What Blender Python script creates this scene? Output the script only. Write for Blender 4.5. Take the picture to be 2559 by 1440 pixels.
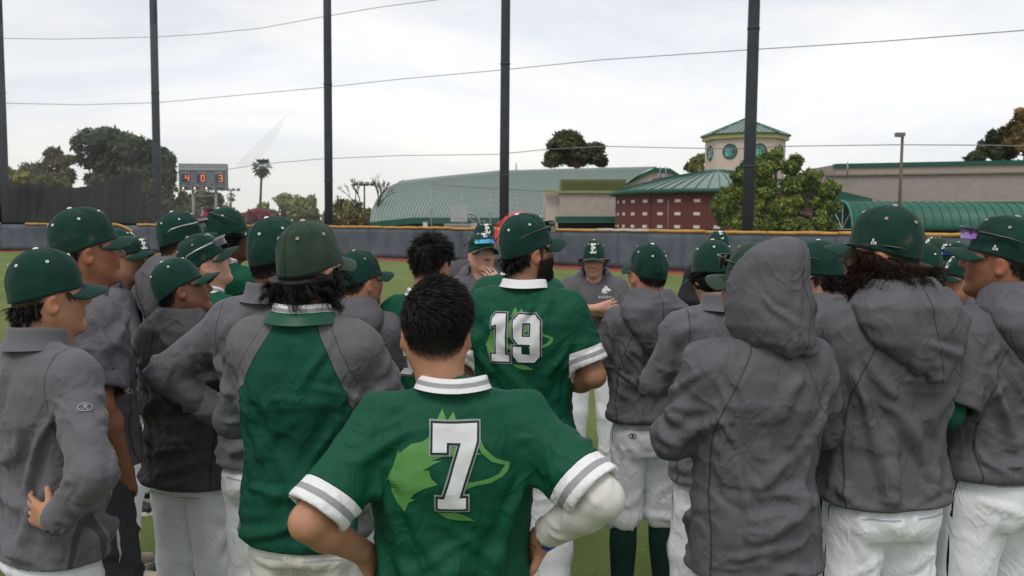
import bpy, bmesh, math, random
import numpy as np
from mathutils import Vector, Matrix, Euler
from mathutils.bvhtree import BVHTree
R = math.radians
for o in list(bpy.data.objects): bpy.data.objects.remove(o)
scene = bpy.context.scene
C = scene.collection
rng = np.random.default_rng(7)
random.seed(7)

# ------------------------------------------------------------------ camera
F = 2133.0; PW, PH = 2559.0, 1440.0          # photograph: focal length and size in pixels
CAM_H = 1.85; HOR = 560.0; ROLL = 0.5
cam_d = bpy.data.cameras.new('camera'); cam = bpy.data.objects.new('camera', cam_d); C.objects.link(cam)
cam_d.sensor_width = 36; cam_d.lens = 36*F/PW; cam_d.clip_end = 3000; cam_d.clip_start = 0.05
PITCH = math.atan((720-HOR)/F)
CAM_R = Matrix.Rotation(R(90)-PITCH, 3, 'X') @ Matrix.Rotation(R(ROLL), 3, 'Z')
cam.matrix_world = Matrix.Translation((0, 0, CAM_H)) @ CAM_R.to_4x4()
cam_d.dof.use_dof = True; cam_d.dof.focus_distance = 2.7; cam_d.dof.aperture_fstop = 8.0
scene.camera = cam
def ray(px, py):
    return CAM_R @ Vector(((px-PW/2)/F, -(py-PH/2)/F, -1.0))
def at(px, py, depth):                        # point seen at a pixel, at a depth (m) from the camera
    return Vector((0, 0, CAM_H)) + ray(px, py)*depth
def aty(px, py, Y):                           # point seen at a pixel on the vertical plane y = Y
    r = ray(px, py); return Vector((0, 0, CAM_H)) + r*(Y/r.y)
def ground(px, py, z=0.0):
    r = ray(px, py); return Vector((0, 0, CAM_H)) + r*((z-CAM_H)/r.z)

# ------------------------------------------------------------------ world: overcast sky, soft sun
SUN_EL, SUN_AZ = 58.0, 205.0                  # azimuth clockwise from +Y: behind the camera, to its left
w = bpy.data.worlds.new('World'); scene.world = w; w.use_nodes = True
nt = w.node_tree; nt.nodes.clear(); L = nt.links.new
out = nt.nodes.new('ShaderNodeOutputWorld'); bg = nt.nodes.new('ShaderNodeBackground'); L(bg.outputs[0], out.inputs[0])
sky = nt.nodes.new('ShaderNodeTexSky'); sky.sky_type = 'NISHITA'; sky.sun_disc = False
sky.sun_elevation = R(SUN_EL); sky.sun_rotation = R(SUN_AZ); sky.air_density = 1.2; sky.dust_density = 3.0
tc = nt.nodes.new('ShaderNodeTexCoord')
mp = nt.nodes.new('ShaderNodeMapping'); mp.inputs['Scale'].default_value = (1.0, 1.0, 4.0); L(tc.outputs['Generated'], mp.inputs[0])
n1 = nt.nodes.new('ShaderNodeTexNoise'); n1.inputs['Scale'].default_value = 1.6; n1.inputs['Detail'].default_value = 9; n1.inputs['Roughness'].default_value = .6; n1.inputs['Distortion'].default_value = .6
L(mp.outputs[0], n1.inputs[0])
cr = nt.nodes.new('ShaderNodeValToRGB'); L(n1.outputs[0], cr.inputs[0])
cr.color_ramp.elements[0].position = .38; cr.color_ramp.elements[0].color = (6.5, 6.95, 7.8, 1)
cr.color_ramp.elements[1].position = .64; cr.color_ramp.elements[1].color = (8.8, 8.75, 8.65, 1)
mx = nt.nodes.new('ShaderNodeMix'); mx.data_type = 'RGBA'; mx.inputs[0].default_value = .93
n2 = nt.nodes.new('ShaderNodeTexNoise'); n2.inputs['Scale'].default_value = .9; n2.inputs['Detail'].default_value = 3; L(mp.outputs[0], n2.inputs[0])
r2 = nt.nodes.new('ShaderNodeMapRange'); r2.inputs[1].default_value = .35; r2.inputs[2].default_value = .65; r2.inputs[3].default_value = .88; r2.inputs[4].default_value = 1.06; L(n2.outputs[0], r2.inputs[0])
sc_ = nt.nodes.new('ShaderNodeVectorMath'); sc_.operation = 'SCALE'; L(cr.outputs[0], sc_.inputs[0]); L(r2.outputs[0], sc_.inputs['Scale'])
sx = nt.nodes.new('ShaderNodeSeparateXYZ'); L(tc.outputs['Generated'], sx.inputs[0])          # warmer haze low over the horizon
r3 = nt.nodes.new('ShaderNodeMapRange'); r3.inputs[1].default_value = .0; r3.inputs[2].default_value = .11; r3.inputs[3].default_value = .75; r3.inputs[4].default_value = 0.0; L(sx.outputs[2], r3.inputs[0])
wm = nt.nodes.new('ShaderNodeMix'); wm.data_type = 'RGBA'; wm.inputs[7].default_value = (7.6, 7.45, 6.75, 1); L(r3.outputs[0], wm.inputs[0]); L(sc_.outputs[0], wm.inputs[6])
L(sky.outputs[0], mx.inputs[6]); L(wm.outputs[2], mx.inputs[7]); L(mx.outputs[2], bg.inputs[0])
bg.inputs[1].default_value = 0.118
sd = bpy.data.lights.new('sun', 'SUN'); sd.energy = 1.4; sd.angle = R(25); sd.color = (1, .95, .87)
sun = bpy.data.objects.new('sun', sd); C.objects.link(sun)
a_, e_ = R(SUN_AZ), R(SUN_EL)
sdir = Vector((math.sin(a_)*math.cos(e_), math.cos(a_)*math.cos(e_), math.sin(e_)))
sun.rotation_euler = sdir.to_track_quat('Z', 'Y').to_euler()
vs = scene.view_settings; vs.view_transform = 'Standard'; vs.look = 'None'; vs.gamma = 1; vs.exposure = 0.0; vs.use_curve_mapping = False

# ------------------------------------------------------------------ small helpers
def obj(name, mesh, mat=None, parent=None):
    o = bpy.data.objects.new(name, mesh); C.objects.link(o)
    if mat is not None and not mesh.materials:
        for m in (mat if isinstance(mat, (list, tuple)) else [mat]): mesh.materials.append(m)
    if parent: o.parent = parent
    return o
def empty(name, loc=(0, 0, 0), rz=0.0, parent=None):
    o = bpy.data.objects.new(name, None); C.objects.link(o); o.location = loc; o.rotation_euler = (0, 0, rz)
    o.empty_display_size = .1
    if parent: o.parent = parent
    return o
def tag(o, label, cat, group=None):
    o['label'] = label; o['category'] = cat
    if group: o['group'] = group
    return o
def struct(o, kind='structure'):
    o['kind'] = kind; return o
def mesh_np(name, V, Fc, smooth=True, attrs=None):
    me = bpy.data.meshes.new(name)
    V = np.asarray(V, np.float32); Fc = np.asarray(Fc, np.int32)
    n, k = Fc.shape
    me.vertices.add(len(V)); me.vertices.foreach_set('co', V.ravel())
    me.loops.add(n*k); me.loops.foreach_set('vertex_index', Fc.ravel())
    me.polygons.add(n); me.polygons.foreach_set('loop_start', np.arange(0, n*k, k, dtype=np.int32))
    me.polygons.foreach_set('loop_total', np.full(n, k, np.int32))
    if smooth: me.polygons.foreach_set('use_smooth', np.ones(n, bool))
    me.update(calc_edges=True)
    for nm, a in (attrs or {}).items():
        if a.ndim == 1:
            t = me.attributes.new(nm, 'FLOAT', 'POINT'); t.data.foreach_set('value', a.astype(np.float32))
        else:
            t = me.attributes.new(nm, 'FLOAT_COLOR', 'POINT')
            t.data.foreach_set('color', np.c_[a, np.ones(len(a))].astype(np.float32).ravel())
    return me
class MB:                                     # collects simple solids into one mesh
    def __init__(s): s.v = []; s.f = []
    def add(s, v, f):
        b = len(s.v); s.v += [tuple(p) for p in v]; s.f += [tuple(b+i for i in q) for q in f]; return s
    def box(s, c, d, rz=0.0, M=None):
        x, y, z = [k/2 for k in d]; cs, sn = math.cos(rz), math.sin(rz); v = []
        for k in (-z, z):
            for a, b in ((-x, -y), (x, -y), (x, y), (-x, y)):
                p = Vector((a*cs-b*sn, a*sn+b*cs, k))
                if M: p = M @ p
                v.append((c[0]+p[0], c[1]+p[1], c[2]+p[2]))
        return s.add(v, [(3,2,1,0),(4,5,6,7),(0,1,5,4),(1,2,6,5),(2,3,7,6),(3,0,4,7)])
    def tube(s, pts, r, n=8, cap=True):
        pts = [Vector(p) for p in pts]; rs = r if isinstance(r, (list, tuple)) else [r]*len(pts); rings = []
        up = None
        for i, p in enumerate(pts):
            d = (pts[min(i+1, len(pts)-1)]-pts[max(i-1, 0)]).normalized()
            if up is None: up = d.orthogonal().normalized()
            u = (up-d*up.dot(d))
            u = u.normalized() if u.length > 1e-5 else d.orthogonal().normalized(); up = u; vv = d.cross(u)
            rings.append([p+(u*math.cos(2*math.pi*k/n)+vv*math.sin(2*math.pi*k/n))*rs[i] for k in range(n)])
        v = [q for rg in rings for q in rg]; f = []
        for i in range(len(pts)-1):
            for k in range(n): f.append((i*n+k, i*n+(k+1) % n, (i+1)*n+(k+1) % n, (i+1)*n+k))
        if cap: f += [tuple(range(n-1, -1, -1)), tuple((len(pts)-1)*n+k for k in range(n))]
        return s.add(v, f)
    def prism(s, poly, a, b):                 # polygon of 2D points extruded by function a(p)->3D and offset vector b
        lo = [Vector(a(p)) for p in poly]; hi = [p+Vector(b) for p in lo]; n = len(poly)
        return s.add(lo+hi, [tuple(range(n-1, -1, -1)), tuple(range(n, 2*n))]+[(i, (i+1) % n, n+(i+1) % n, n+i) for i in range(n)])
    def mesh(s, name, smooth=False):
        me = bpy.data.meshes.new(name); me.from_pydata(s.v, [], s.f)
        if smooth: me.polygons.foreach_set('use_smooth', np.ones(len(me.polygons), bool))
        me.update(); return me
    def obj(s, name, mat, parent=None, smooth=False): return obj(name, s.mesh(name, smooth), mat, parent)

# ------------------------------------------------------------------ materials
def lin(c):
    return tuple(((v/255)/12.92 if v/255 <= .04045 else ((v/255+.055)/1.055)**2.4) for v in c)
_m = {}
def mat(name, col=None, rough=.7, var=.12, vscale=6.0, bump=0.0, bscale=200.0, spec=.3, attr=None, metal=0.0, sheen=0.0, coords='Object', bdist=.002, stains=None):
    if name in _m: return _m[name]
    m = bpy.data.materials.new(name); m.use_nodes = True; t = m.node_tree; b = t.nodes['Principled BSDF']; k = t.links.new
    b.inputs['Roughness'].default_value = rough; b.inputs['Specular IOR Level'].default_value = spec; b.inputs['Metallic'].default_value = metal
    if sheen: b.inputs['Sheen Weight'].default_value = sheen; b.inputs['Sheen Roughness'].default_value = .5
    tc = t.nodes.new('ShaderNodeTexCoord')
    if attr:
        a = t.nodes.new('ShaderNodeAttribute'); a.attribute_name = attr; base = a.outputs['Color']
    else:
        rg = t.nodes.new('ShaderNodeRGB'); rg.outputs[0].default_value = (*col, 1); base = rg.outputs[0]
    n = t.nodes.new('ShaderNodeTexNoise'); n.inputs['Scale'].default_value = vscale; n.inputs['Detail'].default_value = 6; n.inputs['Roughness'].default_value = .62
    k(tc.outputs[coords], n.inputs['Vector'])
    mr = t.nodes.new('ShaderNodeMapRange'); mr.inputs[1].default_value = .25; mr.inputs[2].default_value = .75; mr.inputs[3].default_value = 1-var; mr.inputs[4].default_value = 1+var
    k(n.outputs[0], mr.inputs[0])
    mu = t.nodes.new('ShaderNodeVectorMath'); mu.operation = 'SCALE'; k(base, mu.inputs[0]); k(mr.outputs[0], mu.inputs['Scale'])
    last = mu.outputs[0]
    if stains:                                # (colour, scale, threshold): dirt with a shape of its own
        n2 = t.nodes.new('ShaderNodeTexNoise'); n2.inputs['Scale'].default_value = stains[1]; n2.inputs['Detail'].default_value = 8; k(tc.outputs[coords], n2.inputs['Vector'])
        r2 = t.nodes.new('ShaderNodeMapRange'); r2.inputs[1].default_value = stains[2]; r2.inputs[2].default_value = stains[2]+.15; r2.inputs[4].default_value = .6; k(n2.outputs[0], r2.inputs[0])
        mm = t.nodes.new('ShaderNodeMix'); mm.data_type = 'RGBA'; k(r2.outputs[0], mm.inputs[0]); k(last, mm.inputs[6]); mm.inputs[7].default_value = (*stains[0], 1); last = mm.outputs[2]
    k(last, b.inputs['Base Color'])
    if bump:
        nb = t.nodes.new('ShaderNodeTexNoise'); nb.inputs['Scale'].default_value = bscale; nb.inputs['Detail'].default_value = 3; k(tc.outputs[coords], nb.inputs['Vector'])
        bp = t.nodes.new('ShaderNodeBump'); bp.inputs['Strength'].default_value = bump; bp.inputs['Distance'].default_value = bdist; k(nb.outputs[0], bp.inputs['Height']); k(bp.outputs[0], b.inputs['Normal'])
    _m[name] = m; return m
def emit(name, col, s):
    m = bpy.data.materials.new(name); m.use_nodes = True; b = m.node_tree.nodes['Principled BSDF']
    b.inputs['Base Color'].default_value = (*col, 1); b.inputs['Emission Color'].default_value = (*col, 1); b.inputs['Emission Strength'].default_value = s; return m
# ------------------------------------------------------------------ implicit surfaces (numpy): smooth unions of cones, ellipsoids and lofts
class Grid:
    def __init__(s, lo, hi, h):
        s.lo = np.array(lo, np.float64); s.h = h
        s.n = np.ceil((np.array(hi)-s.lo)/h).astype(int)+1
        s.D = np.full(s.n, .5, np.float32)
        s.ax = [(s.lo[i]+h*np.arange(s.n[i])).astype(np.float32) for i in range(3)]
    def sub(s, lo, hi):
        i0 = np.clip(np.floor((np.array(lo)-s.lo)/s.h).astype(int), 0, s.n-1)
        i1 = np.clip(np.ceil((np.array(hi)-s.lo)/s.h).astype(int)+1, 1, s.n)
        sl = tuple(slice(a, b) for a, b in zip(i0, i1))
        X = s.ax[0][sl[0]][:, None, None]; Y = s.ax[1][sl[1]][None, :, None]; Z = s.ax[2][sl[2]][None, None, :]
        return sl, X, Y, Z
    def put(s, fn, lo, hi, k, cut=False):
        sl, X, Y, Z = s.sub(np.array(lo)-k-2*s.h, np.array(hi)+k+2*s.h)
        if min(X.size, Y.size, Z.size) == 0: return
        d = fn(X, Y, Z); c = s.D[sl]
        if cut: d = -d; c = -c if False else c
        if k <= 0: s.D[sl] = np.maximum(c, d) if cut else np.minimum(c, d); return
        hh = np.maximum(k-np.abs(c-d), 0)/k
        s.D[sl] = np.maximum(c, d)+hh*hh*k*.25 if cut else np.minimum(c, d)-hh*hh*k*.25
    def cone(s, a, b, ra, rb, k=.02, cut=False, flat=None):
        a = np.array(a, float); b = np.array(b, float); ab = b-a; l2 = float(ab@ab)+1e-9; m = max(ra, rb)
        def fn(X, Y, Z):
            x, y, z = X-a[0], Y-a[1], Z-a[2]
            t = np.clip((x*ab[0]+y*ab[1]+z*ab[2])/l2, 0, 1)
            d = np.sqrt((x-t*ab[0])**2+(y-t*ab[1])**2+(z-t*ab[2])**2)-(ra+(rb-ra)*t)
            if flat is not None:                        # planes (point, outward normal) that cut the cone off
                for p, nn in flat: d = np.maximum(d, (X-p[0])*nn[0]+(Y-p[1])*nn[1]+(Z-p[2])*nn[2])
            return d
        s.put(fn, np.minimum(a, b)-m, np.maximum(a, b)+m, k, cut)
    def ell(s, c, r, k=.02, M=None, cut=False):
        c = np.array(c, float); r = np.array(r, float); m = r.max()
        def fn(X, Y, Z):
            x, y, z = X-c[0], Y-c[1], Z-c[2]
            if M is not None:
                x, y, z = (M[0][0]*x+M[1][0]*y+M[2][0]*z, M[0][1]*x+M[1][1]*y+M[2][1]*z, M[0][2]*x+M[1][2]*y+M[2][2]*z)
            k0 = np.sqrt((x/r[0])**2+(y/r[1])**2+(z/r[2])**2); k1 = np.sqrt((x/r[0]**2)**2+(y/r[1]**2)**2+(z/r[2]**2)**2)+1e-9
            return k0*(k0-1)/k1
        s.put(fn, c-m, c+m, k, cut)
    def loft(s, sec, n=2.3, k=.02, tilt=0.0, cut=False):  # sections (z, cx, cy, a, b)
        S = np.array(sorted(sec), float); zz = S[:, 0]
        am = S[:, 3].max(); bm = S[:, 4].max()
        def fn(X, Y, Z):
            Zt = Z-tilt*Y
            zf = np.clip(Zt, zz[0], zz[-1])
            cx, cy, a, b = (np.interp(zf, zz, S[:, i]) for i in (1, 2, 3, 4))
            q = ((np.abs(X-cx)/a)**n+(np.abs(Y-cy)/b)**n)**(1/n)
            d = (q-1)*np.minimum(a, b)
            return np.maximum(np.maximum(d, Zt-zz[-1]), zz[0]-Zt)
        s.put(fn, (S[:, 1].min()-am, S[:, 2].min()-bm, zz[0]-abs(tilt)*.2), (S[:, 1].max()+am, S[:, 2].max()+bm, zz[-1]+abs(tilt)*.2), k, cut)
    def mesh(s, smooth=2):
        D = s.D; D[0] = D[-1] = .1; D[:, 0] = D[:, -1] = .1; D[:, :, 0] = D[:, :, -1] = .1
        S = D < 0; nx, ny, nz = s.n
        c = np.zeros((nx-1, ny-1, nz-1), np.int8)
        for i in (0, 1):
            for j in (0, 1):
                for k in (0, 1): c += S[i:nx-1+i, j:ny-1+j, k:nz-1+k]
        idx = np.argwhere((c > 0) & (c < 8)); I, J, K = idx.T
        vid = np.full(c.shape, -1, np.int32); vid[I, J, K] = np.arange(len(idx))
        corner = {(i, j, k): D[I+i, J+j, K+k] for i in (0, 1) for j in (0, 1) for k in (0, 1)}
        P = np.zeros((len(idx), 3)); cnt = np.zeros(len(idx))
        for ax in range(3):
            for u in (0, 1):
                for v in (0, 1):
                    a = [0, 0, 0]; o = [q for q in range(3) if q != ax]; a[o[0]] = u; a[o[1]] = v; b = list(a); b[ax] = 1
                    da, db = corner[tuple(a)], corner[tuple(b)]; m = (da < 0) != (db < 0)
                    t = da[m]/(da[m]-db[m]); q = np.tile(np.array(a, float), (m.sum(), 1)); q[:, ax] = t
                    P[m] += q; cnt[m] += 1
        V = s.lo+s.h*(idx+P/cnt[:, None])
        Q = []
        for ax in range(3):
            o = [(ax+1) % 3, (ax+2) % 3]
            sa = [slice(1, -1)]*3; sa[ax] = slice(0, -1); sb = [slice(1, -1)]*3; sb[ax] = slice(1, None)
            A, B = S[tuple(sa)], S[tuple(sb)]
            for flip, msk in ((False, A & ~B), (True, ~A & B)):
                e = np.argwhere(msk)
                if not len(e): continue
                e = e+1; e[:, ax] -= 1
                q = []
                for du, dv in ((1, 1), (0, 1), (0, 0), (1, 0)):
                    g = e.copy(); g[:, o[0]] -= du; g[:, o[1]] -= dv; q.append(vid[g[:, 0], g[:, 1], g[:, 2]])
                q = np.stack(q, 1); Q.append(q[:, ::-1] if flip else q)
        Q = np.concatenate(Q); Q = Q[(Q >= 0).all(1)]
        for _ in range(smooth): V = lap(V, Q, .5)
        return V, Q
def lap(V, Q, a):
    n = len(V); e = np.concatenate([Q[:, [0, 1]], Q[:, [1, 2]], Q[:, [2, 3]], Q[:, [3, 0]]])
    A = np.concatenate([e[:, 0], e[:, 1]]); B = np.concatenate([e[:, 1], e[:, 0]])
    d = np.maximum(np.bincount(A, minlength=n), 1)
    m = np.stack([np.bincount(A, V[B, i], n) for i in range(3)], 1)/d[:, None]
    return V+a*(m-V)
def normals(V, Q):
    fn = np.cross(V[Q[:, 2]]-V[Q[:, 0]], V[Q[:, 3]]-V[Q[:, 1]]); n = len(V)
    N = np.zeros((n, 3))
    for c in range(4):
        for i in range(3): N[:, i] += np.bincount(Q[:, c], fn[:, i], n)
    return N/(np.linalg.norm(N, axis=1)[:, None]+1e-12)
_T = np.random.default_rng(3).random((32, 32, 32)).astype(np.float32)
def noise(P, sc=1.0, seed=0):                            # value noise 0..1, smooth
    p = np.asarray(P)*sc+seed*7.13; i = np.floor(p).astype(int); f = p-i; f = f*f*(3-2*f); i0 = i & 31; i1 = (i+1) & 31
    r = 0
    for a in (0, 1):
        for b in (0, 1):
            for c in (0, 1):
                wgt = (f[:, 0] if a else 1-f[:, 0])*(f[:, 1] if b else 1-f[:, 1])*(f[:, 2] if c else 1-f[:, 2])
                r = r+wgt*_T[(i1 if a else i0)[:, 0], (i1 if b else i0)[:, 1], (i1 if c else i0)[:, 2]]
    return r
def seg_t(P, a, b):
    a = np.array(a); ab = np.array(b)-a; t = np.clip(((P-a)@ab)/(ab@ab+1e-9), 0, 1)
    return t, np.linalg.norm(P-(a+t[:, None]*ab), axis=1)
def fold(V, Q, N, strokes):                              # raise creases: each stroke (points, width, amplitude)
    D = np.zeros(len(V))
    for pts, wd, amp in strokes:
        pts = np.array(pts); n = len(pts)-1
        best = np.full(len(V), 9.); sx = np.zeros(len(V)); tt = np.zeros(len(V))
        near = np.linalg.norm(V-pts.mean(0), axis=1) < .6*np.linalg.norm(pts[-1]-pts[0])+4*wd
        ii = np.where(near)[0]
        if not len(ii): continue
        P = V[ii]; b = np.full(len(ii), 9.); s_ = np.zeros(len(ii)); t_ = np.zeros(len(ii))
        for j in range(n):
            t, d = seg_t(P, pts[j], pts[j+1]); ab = pts[j+1]-pts[j]; ab = ab/(np.linalg.norm(ab)+1e-9)
            sd = np.einsum('ij,ij->i', P-pts[j]-t[:, None]*(pts[j+1]-pts[j]), np.cross(N[ii], ab))
            m = d < b; b[m] = d[m]; s_[m] = sd[m]; t_[m] = (j+t[m])/n
        tap = np.clip(np.sin(np.pi*np.clip(t_, .02, .98)), 0, 1)**.7
        wl = wd*(.55+.9*t_)
        u = s_/wl; far = np.exp(-np.clip(b-np.abs(s_), 0, 1)**2/(wd*1.2)**2)
        D[ii] += amp*tap*far*(np.exp(-u*u*1.3)-.62*np.exp(-(u-1.35)**2*1.1)-.25*np.exp(-(u+1.5)**2))
    return V+N*D[:, None]
def relax(V, Q, N, grow, it=120, lo=-.012, hi=.026, hold=None, soft=.10, grav=0.0):
    """let the cloth buckle: every edge wants to be a little longer than it is, the surface stays near its start"""
    n = len(V); e = np.concatenate([Q[:, [0, 1]], Q[:, [1, 2]], Q[:, [2, 3]], Q[:, [3, 0]], Q[:, [0, 2]], Q[:, [1, 3]]])
    e.sort(axis=1); e = np.unique(e[:, 0].astype(np.int64)*n+e[:, 1]); A, B = (e//n).astype(np.int64), (e % n).astype(np.int64)
    d0 = V[B]-V[A]; L0 = np.linalg.norm(d0, axis=1)+1e-9; Lr = L0*(1+grow((V[A]+V[B])/2, d0/L0[:, None], (N[A]+N[B])/2))
    cnt = np.bincount(A, minlength=n)+np.bincount(B, minlength=n); S = V.copy(); X = V.copy()
    hw_ = np.ones(n) if hold is None else hold
    AB = np.concatenate([A, B]); BA = np.concatenate([B, A])
    for k in range(it):
        d = X[B]-X[A]; l = np.linalg.norm(d, axis=1)+1e-9; c = d*(.5*(l-Lr)/l)[:, None]
        acc = np.stack([np.bincount(A, c[:, i], n)-np.bincount(B, c[:, i], n) for i in range(3)], 1)
        X = X+acc*(1.5/cnt*hw_)[:, None]
        if grav: X[:, 2] -= grav*hw_
        if k % 2 == 0:
            D = X-S; av = np.stack([np.bincount(AB, D[BA, i], n) for i in range(3)], 1)/cnt[:, None]; D = D+soft*(av-D)
            dn = np.einsum('ij,ij->i', D, N); D = D+N*(np.clip(dn, lo, hi)-dn)[:, None]; X = S+D
    return X
def strokes_on(V, Q, dirfn, n, length, width, amp, rg, mask=None):
    bvh = BVHTree.FromPolygons(V.tolist(), Q.tolist())
    idx = np.arange(len(V)) if mask is None else np.where(mask)[0]
    out = []
    if not len(idx): return out
    for _ in range(n):
        p = V[rg.choice(idx)]; d = dirfn(p, rg)
        if d is None: continue
        d = np.array(d, float); d /= np.linalg.norm(d)+1e-9
        Lg = rg.uniform(*length); st = Lg/5; pts = [p]; c = Vector(p); dv = Vector(d)
        for j in range(5):
            q, nn, _i, _d = bvh.find_nearest(c+dv*st)
            if q is None: break
            dv = (dv-nn*dv.dot(nn)); dv = dv+Vector(rg.normal(0, .16, 3))
            if dv.length < 1e-4: break
            dv.normalize(); c = q; pts.append(np.array(q))
        if len(pts) > 2: out.append((pts, rg.uniform(*width), rg.uniform(*amp)))
    return out

# ------------------------------------------------------------------ cloth and skin materials
def zone_mat(name, attr, stops, rough=.7, var=.08, bump=.15, bscale=900, spec=.25, sheen=0.0, scale=.4, crease=.28):
    if name in _m: return _m[name]
    m = mat(name, (1, 1, 1), rough, var, 9, bump, bscale, spec, sheen=sheen, bdist=.001)
    t = m.node_tree; k = t.links.new
    rg = [n for n in t.nodes if n.type == 'RGB'][0]; mu = [n for n in t.nodes if n.type == 'VECT_MATH'][0]
    a = t.nodes.new('ShaderNodeAttribute'); a.attribute_name = attr
    d = t.nodes.new('ShaderNodeMath'); d.operation = 'MULTIPLY_ADD'; d.inputs[1].default_value = 1/scale; d.inputs[2].default_value = .5; k(a.outputs['Fac'], d.inputs[0])
    r = t.nodes.new('ShaderNodeValToRGB'); r.color_ramp.interpolation = 'CONSTANT'; e = r.color_ramp.elements; k(d.outputs[0], r.inputs[0])
    e[0].position = 0; e[0].color = (*stops[0][1], 1); e.remove(e[1])
    for th, c in stops[1:]:
        q = e.new(th/scale+.5); q.color = (*c, 1)
    k(r.outputs[0], mu.inputs[0]); t.nodes.remove(rg)
    if crease:                                            # thin sharp creases between the modelled folds
        tcn = [n for n in t.nodes if n.type == 'TEX_COORD'][0]; b = t.nodes['Principled BSDF']; prev = b.inputs['Normal'].links[0].from_socket if b.inputs['Normal'].links else None
        for sc_, st_ in ((11.0, crease), (26.0, crease*.6)):
            mp_ = t.nodes.new('ShaderNodeMapping'); mp_.inputs['Rotation'].default_value = (.3, .9, .4); mp_.inputs['Scale'].default_value = (1, 1, .55); k(tcn.outputs['Object'], mp_.inputs[0])
            nz = t.nodes.new('ShaderNodeTexNoise'); nz.inputs['Scale'].default_value = sc_; nz.inputs['Detail'].default_value = 2.5; nz.inputs['Distortion'].default_value = .8; k(mp_.outputs[0], nz.inputs['Vector'])
            s1 = t.nodes.new('ShaderNodeMath'); s1.operation = 'SUBTRACT'; s1.inputs[1].default_value = .5; k(nz.outputs[0], s1.inputs[0])
            s2 = t.nodes.new('ShaderNodeMath'); s2.operation = 'ABSOLUTE'; k(s1.outputs[0], s2.inputs[0])
            s3 = t.nodes.new('ShaderNodeMapRange'); s3.interpolation_type = 'SMOOTHSTEP'; s3.inputs[1].default_value = 0; s3.inputs[2].default_value = .09; s3.inputs[3].default_value = 1; s3.inputs[4].default_value = 0; k(s2.outputs[0], s3.inputs[0])
            bp = t.nodes.new('ShaderNodeBump'); bp.inputs['Strength'].default_value = st_; bp.inputs['Distance'].default_value = .008*11/sc_; k(s3.outputs[0], bp.inputs['Height'])
            if prev: k(prev, bp.inputs['Normal'])
            prev = bp.outputs[0]
        k(prev, b.inputs['Normal'])
    return m
GREY = (.096, .093, .105); GREY2 = (.114, .112, .126); CHAR = (.062, .060, .066); BLK = (.012, .012, .014)
GREEN = (.0035, .070, .036); CAPG = (.010, .041, .032); CAPO = (.030, .052, .036); WHITE = (.72, .72, .73); DKG = (.004, .024, .018)
M_GREY = mat('grey_shell', GREY, .72, .10, 5, .10, 1100, .3, bdist=.0006)
M_GREYL = mat('grey_knit', GREY2, .8, .08, 5, .22, 700, .25, sheen=.15, bdist=.0008)
M_CHAR = mat('charcoal_shell', CHAR, .7, .10, 5, .1, 1100, .3, bdist=.0006)
M_BLK = mat('black_cloth', BLK, .8, .1, 5)
M_WHITE = mat('white_knit', WHITE, .75, .05, 6, .2, 800, .25, bdist=.0006)
M_STRIPE = mat('stripe_grey', (.30, .30, .31), .75, .05, 6)
M_GREEN = mat('jersey_green', GREEN, .5, .06, 6, .15, 900, .35, bdist=.0006)
M_JERSEY = zone_mat('jersey_cuffed', 'cuff', [(-.2, (.74, .74, .75)), (.025, (.30, .30, .31)), (.043, (.74, .74, .75)), (.067, (.002, .025, .014)), (.0695, GREEN)], .62, .06, .15, 900, .18)
M_RAG = zone_mat('raglan_jacket', 'rag', [(-.2, (.006, .068, .040)), (-.0035, (.003, .028, .02)), (.0, (.115, .115, .12)), (.034, (.06, .06, .065)), (.037, (.118, .117, .124))], .7, .08, .3, 700, .15)
def pants_mat(name, col, stain=None):
    m = zone_mat(name, 'pip', [(-.2, DKG), (.0045, col)], .78, .06, .15, 700, .2)
    return m
M_PANT = pants_mat('white_pants', (.78, .79, .83))
M_PANTD = pants_mat('worn_pants', (.62, .60, .56))
M_SHORT = zone_mat('grey_shorts', 'pip', [(-.2, (.6, .6, .6)), (.0045, (.055, .055, .058))], .7)
M_SHORTB = mat('black_shorts', BLK, .7, .1, 5)
M_SOCK = mat('green_sock', DKG, .9, .1, 30, .3, 500)
M_SKIN = mat('skin', None, .52, .07, 40, .12, 350, .35, attr='col', bdist=.0012)
for _n in M_SKIN.node_tree.nodes:
    if _n.type == 'BSDF_PRINCIPLED':
        _n.inputs['Subsurface Weight'].default_value = .12; _n.inputs['Subsurface Radius'].default_value = (.012, .005, .003); _n.inputs['Subsurface Scale'].default_value = .4
M_HAIR = mat('hair_black', (.0065, .0055, .005), .5, .3, 60, spec=.22)
M_HAIRB = mat('hair_brown', (.022, .013, .009), .6, .35, 60, spec=.08)
M_PINK = mat('hair_pink', (.85, .13, .12), .6, .2, 60)
def cap_mat(name, col, dirt=None):
    m = mat(name, col, .95, .22, 11, .5, 700, .06, sheen=.12, bdist=.0008, stains=dirt); t = m.node_tree; k = t.links.new; b = t.nodes['Principled BSDF']
    src = b.inputs['Base Color'].links[0].from_socket; a = t.nodes.new('ShaderNodeAttribute'); a.attribute_name = 'seam'
    r = t.nodes.new('ShaderNodeMapRange'); r.inputs[1].default_value = .0006; r.inputs[2].default_value = .0026; r.inputs[3].default_value = .45; k(a.outputs['Fac'], r.inputs[0])
    v = t.nodes.new('ShaderNodeVectorMath'); v.operation = 'SCALE'; k(src, v.inputs[0]); k(r.outputs[0], v.inputs['Scale']); k(v.outputs[0], b.inputs['Base Color']); return m
M_CAP = [cap_mat('cap_green', CAPG), cap_mat('cap_dusty', (.012, .041, .031), ((.10, .10, .08), 22, .60)), cap_mat('cap_faded', CAPO, ((.06, .075, .055), 12, .55))]
M_CAPW = mat('cap_white', (.72, .70, .67), .7, .06, 20)
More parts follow.
